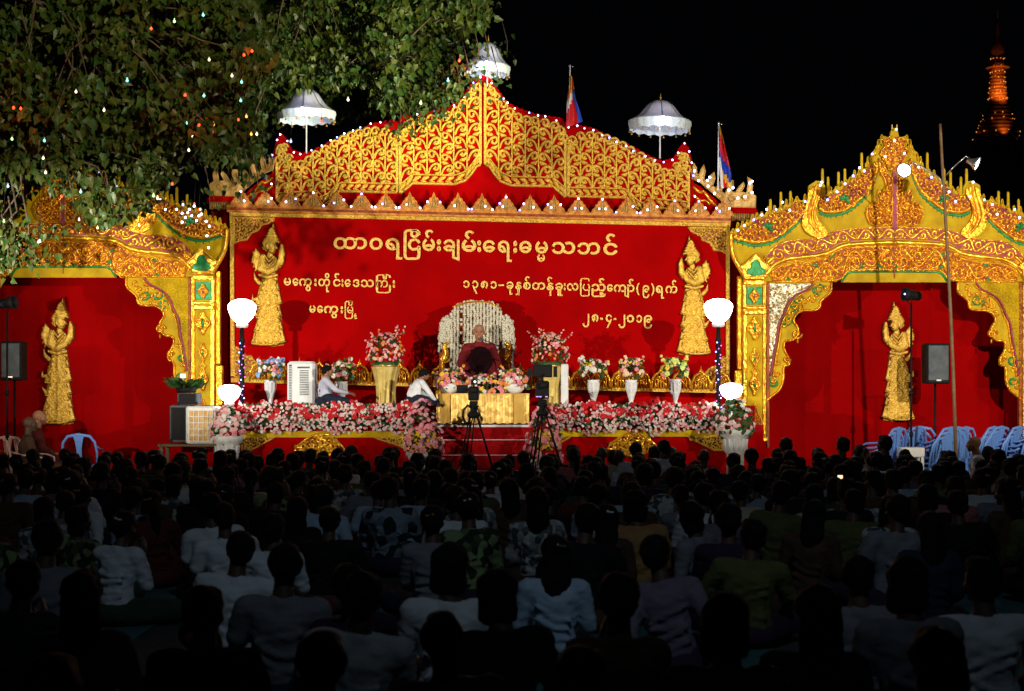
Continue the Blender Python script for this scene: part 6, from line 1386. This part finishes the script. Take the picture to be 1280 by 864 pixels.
# the people that can be told apart in the photograph: variant, x, y of the head top, shirt colour, label
HP = [(4, 103, 581, 'white', 'person in pale shirt with long black hair down the back at the left'), (5, 196, 606, 'dark red', 'person in a dark red top leaning on one arm at the left'), (1, 226, 572, 'white', 'broad person in a white shirt right behind the person in dark red'), (3, 398, 598, 'pale blue', 'upright person in a fitted pale blue blouse with black hair bun, left centre'),
 (0, 276, 608, 'white', 'person in white shirt just right of the gap beside the person in dark red'), (1, 285, 655, 'white', 'broad shouldered person in a white shirt bending forward at lower left'), (0, 347, 668, 'grey', 'person in a pale grey shirt at lower left centre with black short hair'), (8, 488, 590, 'navy checked', 'person in a navy and white checked shirt, centre left'), (2, 525, 592, 'pale blue', 'person in a pale blue blouse leaning right beside the checked shirt'), (2, 590, 608, 'green floral', 'person in a green floral blouse near the centre of the crowd'),
 (3, 628, 572, 'white', 'person in white blouse below the right end of the steps'), (6, 660, 574, 'cream', 'person in a cream top before the right tripod'), (5, 712, 566, 'pink', 'person with hair tied up in pink top in front of the right tripod'), (4, 672, 602, 'grey floral', 'person in grey floral dress right of the centre'), (8, 748, 598, 'pale blue', 'person in pale blue shirt with a green shoulder sash, right of centre'), (6, 800, 605, 'tan', 'person in a tan top seated right of the person in pale blue'), (3, 841, 578, 'grey floral', 'person in a grey floral blouse under the right fan carving'),
 (2, 905, 606, 'mauve', 'person in a mauve blouse below the right urn'), (1, 1062, 605, 'olive', 'broad person in an olive top with a phone glowing beside'), (6, 1033, 598, 'cream', 'person in a pale cream shirt left of the olive top'), (6, 1112, 613, 'grey floral', 'person in grey floral blouse right of the olive top'), (5, 1190, 590, 'pink', 'person with a pink scarf over the shoulder, right side of the crowd'), (1, 1246, 592, 'grey', 'person in a grey shirt near the right edge'), (4, 1158, 632, 'navy', 'person in navy top with long hair, right of the floral blouse'),
 (4, 112, 700, 'mauve', 'person with long black hair in a faint mauve top, lower left foreground'), (0, 50, 640, 'grey', 'person in grey shirt at the left picture edge'), (2, 454, 690, 'dark purple', 'person in a dark purple top in the foreground left of centre'), (8, 430, 702, 'white', 'person in a white shirt mostly hidden behind the dark purple top'), (6, 560, 668, 'white', 'person in a white shirt behind the large dark foreground head'), (0, 570, 745, 'white', 'person in white short sleeves in the centre foreground'), (4, 690, 660, 'pale blue', 'person in pale blue top right of centre, middle of the crowd'), (2, 768, 704, 'brown', 'person in a brown top in the foreground right of centre'),
 (6, 905, 728, 'grey', 'person with big dark hair and grey top in the right foreground'), (3, 846, 658, 'mauve', 'person in a faint mauve striped top right of centre'), (1, 930, 640, 'olive', 'person in an olive green shirt right of centre'), (6, 1137, 684, 'grey', 'person with pinned up hair in a grey top, right foreground'), (0, 1075, 684, 'grey', 'person in a grey shirt left of the pinned up hair'), (1, 1232, 686, 'white', 'large person in a pale shirt at the right foreground'), (4, 1010, 716, 'brown', 'person in dark brown top with long hair, right foreground'), (8, 258, 720, 'black', 'person in black in the foreground left of centre'),
 (2, 18, 690, 'green', 'person in dark green at the left edge foreground'), (6, 640, 700, 'black', 'person in black before the centre foreground'), (0, 400, 772, 'black', 'person in black at the bottom left of centre'), (4, 1180, 770, 'black', 'person in black at the bottom right'), (2, 745, 790, 'black', 'person in black at the bottom centre'), (0, 50, 800, 'black', 'person in black at the bottom left corner'),
 (7, 752, 553, 'cream', 'shaved headed person in pale robe at the front, left of the right fan carving'), (7, 781, 556, 'white', 'shaved headed person in white seated right of another shaved head'), (0, 795, 548, 'white', 'person in white with short black hair before the right fan carving'), (0, 827, 545, 'white', 'person in white with dark hair, tallest head under the right trough'), (7, 845, 553, 'brown', 'shaved headed person in brown under the right trough'), (7, 875, 556, 'white', 'person in white shirt with shaved head right of the fan carving'), (0, 986, 543, 'black', 'tallest dark head in front of the right archway'), (1, 1046, 542, 'black', 'broad dark haired person under the deity relief of the right archway')]
for v, x, yh, col, lb in HP:
    place(v, x, yh, col, label=lb, d=(20.6 if yh < 570 else None), rz=R.uniform(-.12, .12))
# the rest of the crowd
marks = [(0, 'the left picture edge'), (45, 'the seated monks'), (104, 'the single blue chair'), (175, 'the left red cloth'), (240, 'the square cooler'), (303, 'the left lamp post'), (400, 'the left fan carving'), (480, 'the left flower stand'), (529, 'the left rose urn'), (600, 'the altar table'), (680, 'the right tripod'), (742, 'the white flower vase'), (791, 'the right fan carving'), (845, 'the lime flower vase'), (900, 'the right lamp post'), (950, 'the right pillar'), (1020, 'the right bracket'), (1094, 'the leaning blue chairs'), (1140, 'the stage light stand'), (1195, 'the bamboo pole'), (1245, 'the far right chairs'), (1285, 'the right picture edge')]
def zone(d): return 'frontmost row' if d > 20.4 else 'front rows' if d > 18.9 else 'second band' if d > 17 else 'upper mid crowd' if d > 14.5 else 'mid crowd' if d > 12 else 'lower mid crowd' if d > 9 else 'rear crowd' if d > 7 else 'nearest rows'
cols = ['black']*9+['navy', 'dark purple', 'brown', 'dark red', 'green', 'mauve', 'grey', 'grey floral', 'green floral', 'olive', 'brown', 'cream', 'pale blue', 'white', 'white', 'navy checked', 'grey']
rows = []
d = 21.2
while d > 4.2: rows.append(d); d -= (.72 if d > 14 else .9 if d > 11 else 1.25)
for d in rows:
    hw = .335*d+.4; x = -hw+R.uniform(0, .5); step = .48 if d > 14 else .60 if d > 11 else .85
    while x < hw:
        px = 640+x*F/d; dd = d+R.uniform(-.2, .2); s = R.uniform(.92, 1.05); yh = HY+(CAMZ-.865*s)*F/dd
        if all(math.hypot(x-q[3], dd-q[2]) > .44 for q in PEO) and not (abs(px-592) < 22 and abs(dd-21.4) < .6) and not (abs(px-678) < 26 and abs(dd-21.2) < .6) and not (d > 20.9 and 20 < px < 70) and len(PEO) < 296:
            if R.random() < .93:
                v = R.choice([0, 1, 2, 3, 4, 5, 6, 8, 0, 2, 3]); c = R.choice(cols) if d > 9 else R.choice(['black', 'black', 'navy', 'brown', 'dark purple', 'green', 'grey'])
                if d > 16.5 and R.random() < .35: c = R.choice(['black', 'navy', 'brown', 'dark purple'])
                mk = min(marks, key=lambda m: abs(m[0]-px))[1]
                for _ in range(60):
                    lb = f'person with {VH[v]} and {c} top, {zone(dd)}, below {mk}'
                    if lb not in USED: break
                    v = R.choice([0, 2, 4, 5, 6, 8]); c = R.choice(cols)
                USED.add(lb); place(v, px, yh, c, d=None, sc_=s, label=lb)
        x += step*R.uniform(.9, 1.25)
# glowing things held in the crowd
p = P(1050, 599, 15.2); r = empty('held_phone', p, 'small glowing phone screen held up at the right side of the crowd', 'phone'); mb = MB(); mb.bbox(p, (.055, .01, .10), .003); mb.build('phone_body', M['blackp'], r)
mb = MB(); mb.box(p-Vector((0, .008, -.012)), (.048, .004, .05)); mb.box(p-Vector((0, .008, .026)), (.03, .004, .022), 1); mb.build('screen', [mat('lit phone screen', (.8, .7, .6), None, .3, emis=(1, .62, .4), es=1.6), mat('lit green part of the screen', (.2, .8, .4), None, .3, emis=(.2, .9, .5), es=1.2)], r)
# ---------------------------------------------------------------- people on and beside the stage
def person(name_loc, lab, group=None): return empty('person', name_loc, lab, 'person', group)
def put(me, name, m, parent, loc=None):
    o = bpy.data.objects.new(name, me); COL.objects.link(o); o.parent = parent; me.materials.clear(); me.materials.append(m); return o
# monk seated on the throne, facing the camera
d = 24.0; mz = Z(405.5, d)-.885
mk = person((X(599, d), d, mz), 'shaven headed elder in a maroon robe seated on the throne holding a dark round fan')
F_ = Matrix.Rotation(PI, 4, 'Z')
b = Blob(F_)
b.hull([((0, 0, .1), (.17, .12, .09)), ((0, 0, .3), (.13, .1, .06))]); b.hull([((0, 0, .3), (.13, .1, .06)), ((0, 0, .46), (.155, .11, .07)), ((.13, 0, .53), .055), ((-.13, 0, .53), .055)]); b.limb([(0, 0, .55), (0, .01, .64), (0, .02, .70)], [.062, .054, .056])
mh = head(b, (0, .03, .765), 0, -.05, 0, True, 1.12)
b.limb([(.185, 0, .52), (.26, .05, .30), (.09, .27, .14)], [.054, .04, .027]); b.limb([(-.185, 0, .52), (-.27, .08, .30), (-.10, .26, .20)], [.054, .04, .027])
hand(b, (.09, .27, .14), (-.75, .35, .3), 1, 1.5, (0, .3, .9)); hand(b, (-.10, .26, .18), (.6, .3, .2), -1, .9, (0, 0, -1))
for s in (-1, 1): b.limb([(s*.1, .03, .09), (s*.32, .26, .10), (s*.05, .32, .05)], [.09, .066, .045]); b.hull([((s*.06, .32, .05), .034), ((-s*.08, .35, .04), (.05, .028, .022))])
put(b.fuse('body', .008, 3), 'body', mat('tanned skin', (.40, .19, .115), (.33, .145, .085), .5, scale=8), mk)
b = Blob(F_); e = .02
b.hull([((0, -.01, .1), (.21, .16, .1)), ((0, -.01, .3), (.17, .13, .08))]); b.hull([((0, -.01, .3), (.17, .13, .07)), ((0, -.01, .46), (.175, .13, .08)), ((.17, 0, .535), .072), ((-.17, 0, .535), .072)]); b.hull([((0, -.01, .56), (.12, .09, .03)), ((0, -.005, .625), (.075, .07, .02))])
for s in (-1, 1): b.limb([(s*.185, 0, .52), (s*.265, .05, .30), (s*.16, .2, .20)], [.085, .085, .065]); b.limb([(s*.12, .03, .1), (s*.34, .27, .10), (s*.08, .34, .07)], [.12, .095, .075])
b.hull([((-.3, .3, .07), .06), ((.3, .3, .07), .06), ((0, .1, .07), .07)])
for k in range(7): x = -.15+.05*k; b.limb([(x, .118, .56-.02*abs(k-3)), (x*.8+.03, .150, .40), (x*.6+.06, .155, .2)], [.010, .014, .012])
for k in range(4): b.limb([(.16, .06, .58-.05*k), (.05, .14, .52-.07*k), (-.10, .15, .40-.07*k)], [.012, .015, .011])
put(b.fuse('robe', .0105, 3), 'robe', M['robe'], mk)
mb = MB()
for s in (-1, 1): c = mh @ Vector((s*.030, .083, .006)); mb.ball(c, .009, 8)
put(mb.mesh('eyes', M['hair']), 'eyes', M['hair'], mk)
# round fan: a thing of its own, held
fc = P(600.5, 450, 23.62); fr = empty('round_fan', fc, 'large dark round fan held in front of the chest of the elder on the throne', 'fan')
mb = MB(); n = 40
mk.scale = (.97, 1, 1)
pr = [(.0001, -.012), (.11, -.012), (.157, -.009), (.17, 0), (.157, .009), (.0001, .012)]
mb.lathe(pr, fc, n, 0, False, 1, 1.12, Matrix.Rotation(PI/2, 4, 'X') @ Matrix.Identity(4)); mb.build('fan_disc', M['fan'], fr)
for k in range(11):
    a = PI*(.08+.84*k/10); mb = MB(); mb.tube([fc+Vector((0, -.014, -.20)), fc+Vector((.15*math.cos(a), -.014, .15*math.sin(a)))], .0035, 4); mb.build('fan_rib', M['fan'], fr)
mb = MB(); mb.tube([fc+Vector((0, -.005, -.16)), fc+Vector((-.05, .01, -.44))], [.012, .014], 8); mb.build('handle', M['bamboo'], fr)
mb = MB(); mb.tube([fc+Vector((.171*math.cos(a*PI/20), 0, .192*math.sin(a*PI/20))) for a in range(41)], .009, 6); mb.build('fan_rim', M['fan'], fr)
# kneeling men in white on the stage
def kneeler(x, yh, d, side, lab, col, lean, reach, zb=1.35, s=1.0, rzz=0):
    """kneeling, sitting back on the heels, facing +X when side is 1"""
    H = Z(yh, d)-zb; k = H/.86; p = person((X(x, d), d, zb), lab); p.scale = (k*1.18, k*1.15, k); p.rotation_euler = (0, 0, rzz)
    Q = Matrix.Rotation(-PI/2*side, 4, 'Z'); tilt = Q @ Matrix.Translation((0, 0, .2)) @ Matrix.Rotation(lean, 4, 'X') @ Matrix.Translation((0, 0, -.2))
    b = Blob(tilt); b.hull([((0, 0, .22), (.15, .12, .09)), ((0, 0, .36), (.12, .09, .06))]); b.hull([((0, 0, .36), (.12, .09, .06)), ((0, 0, .50), (.145, .1, .06)), ((.13, 0, .56), .052), ((-.13, 0, .56), .052)])
    b.limb([(0, 0, .58), (0, .02, .65), (0, .03, .70)], [.055, .048, .05]); mh = head(b, (0, .05, .745), 0, .0, 0, True)
    for s_, (E, W) in ((1, reach[0]), (-1, reach[1])):
        b.limb([(s_*.175, 0, .55), E, W], [.05, .038, .026]); hand(b, W, Vector(W)-Vector(E), -s_, .5)
    b.M = Q
    for s_ in (-1, 1): b.limb([(s_*.09, .02, .19), (s_*.12, .36, .09), (s_*.10, -.02, .07), (s_*.09, -.12, .05)], [.09, .065, .05, .035]); b.limb([(s_*.09, -.12, .05), (s_*.09, -.22, .03)], [.034, .022])
    put(b.fuse('body', .009, 3), 'body', M['skin'], p)
    b = Blob(tilt); b.hull([((0, 0, .20), (.175, .145, .09)), ((0, 0, .36), (.145, .115, .06))]); b.hull([((0, 0, .36), (.145, .115, .06)), ((0, 0, .50), (.16, .118, .065)), ((.14, 0, .565), .063), ((-.14, 0, .565), .063)]); b.hull([((0, 0, .59), (.08, .07, .02)), ((0, .005, .62), (.06, .058, .01))])
    for s_, (E, W) in ((1, reach[0]), (-1, reach[1])): b.limb([(s_*.16, 0, .55), (s_*.175, 0, .55), E, Vector(E).lerp(Vector(W), .85)], [.066, .066, .054, .040])
    for q in range(5): b.limb([(-.1+.05*q, -.12, .5-.04*q), (-.06+.04*q, -.135, .36), (-.08+.05*q, -.14, .22)], [.008, .013, .009])
    put(b.fuse('shirt', .011, 3), 'shirt', SM[col], p)
    b = Blob(Q); b.hull([((0, 0, .17), (.17, .15, .12)), ((0, -.1, .1), (.15, .12, .08))])
    for s_ in (-1, 1): b.limb([(s_*.10, .02, .17), (s_*.13, .38, .09)], [.115, .085]); b.limb([(s_*.12, .34, .07), (s_*.10, -.1, .07)], [.07, .07])
    put(b.fuse('longyi', .013, 3), 'longyi', SM['navy'], p)
    put(hair_mesh('short', mh, 'hair'), 'hair', M['hair'], p)
cloth('lilac white', (.52, .54, .68), (.42, .44, .58)); cloth('bright white', (.78, .80, .84), (.66, .68, .74))
kneeler(408, 457, 23.05, 1, 'kneeling person in a loose lilac white shirt facing right beside the tower cooler', 'lilac white', .05, (((.22, .18, .33), (.10, .40, .25)), ((-.22, .16, .33), (-.08, .40, .27))), rzz=.1)
kneeler(518, 460, 22.95, 1, 'kneeling person in a bright white shirt seen from behind beside the altar table', 'bright white', -.28, (((.22, .20, .36), (.16, .38, .22)), ((-.22, .16, .36), (-.12, .38, .24))), rzz=.35)
# two robed people seated on chairs at the left edge
def chair_sitter(x, yh, d, lab, col, rz, cloth_m, zt=None):
    k = .0; p = person((X(x, d), d, 0), lab); H = Z(yh, d); base = H-.865
    tilt = Matrix.Translation((0, 0, base)); b = Blob(tilt)
    b.hull([((0, 0, .13), (.15, .1, .08)), ((0, 0, .44), (.145, .1, .07)), ((.13, 0, .51), .05), ((-.13, 0, .51), .05)]); b.limb([(0, 0, .54), (0, .01, .68)], [.056, .05]); mh = head(b, (0, .03, .735), 0, 0)
    for s in (-1, 1):
        b.limb([(s*.17, 0, .5), (s*.22, .05, .3), (s*.10, .25, .2)], [.05, .038, .026]); hand(b, (s*.10, .25, .2), (-s*.4, .8, 0), -s, .6)
        b.limb([(s*.1, .02, .1), (s*.12, .40, .1), (s*.12, .42, .08-base+.05), (s*.12, .42, .07-base)], [.08, .06, .045, .035]); b.hull([((s*.12, .42, .04-base), .035), ((s*.13, .56, .03-base), (.04, .03, .02))])
    put(b.fuse('body', .010, 3), 'body', M['skin'] if col else M['skind'], p)
    b = Blob(tilt); b.hull([((0, -.01, .08), (.19, .14, .08)), ((0, -.01, .44), (.165, .12, .08)), ((.15, 0, .52), .066), ((-.15, 0, .52), .066)]); b.hull([((0, -.01, .55), (.09, .07, .02)), ((0, 0, .585), (.065, .06, .01))])
    for s in (-1, 1): b.limb([(s*.17, 0, .5), (s*.23, .05, .3), (s*.14, .2, .22)], [.075, .07, .05]); b.limb([(s*.1, .02, .1), (s*.13, .42, .1), (s*.13, .43, .2-base)], [.11, .09, .085])
    b.hull([((-.1, .4, .1), .08), ((.1, .4, .1), .08), ((-.1, .42, .2-base), .08), ((.1, .42, .2-base), .08)]); put(b.fuse('robe', .013, 3), 'robe', cloth_m, p)
    p.rotation_euler = (0, 0, rz); return p
chair_sitter(34.5, 519, 22.9, 'shaven headed monk in a brown robe seated at the far left edge', 0, -1.15, SM['brown'])
chair_sitter(47, 511, 23.5, 'shaven headed monk in a red robe seated right of the brown robed monk', 1, -1.3, SM['dark red'])
for x, d, lb in ((34.5, 22.9, 'pale pink chair under the monk in brown'), (47, 23.5, 'pale pink chair under the monk in dark red')):
    o = copy_tree(chp, (X(x, d), d, 0), -1.15+PI, 1, lb)
# profile heads at the front right
o = place(8, 1101, 540, 'black', d=20.9, rz=1.15, label='person in dark coat with white collar turned left before the leaning blue chairs')
o = place(7, 1226, 540, 'bright white', d=21.1, rz=1.25, label='shaven headed person in white turned left, right of the bamboo pole')
for ch in o.children:
    if ch.name.startswith('body'): ch.material_slots[0].material = M['skin']
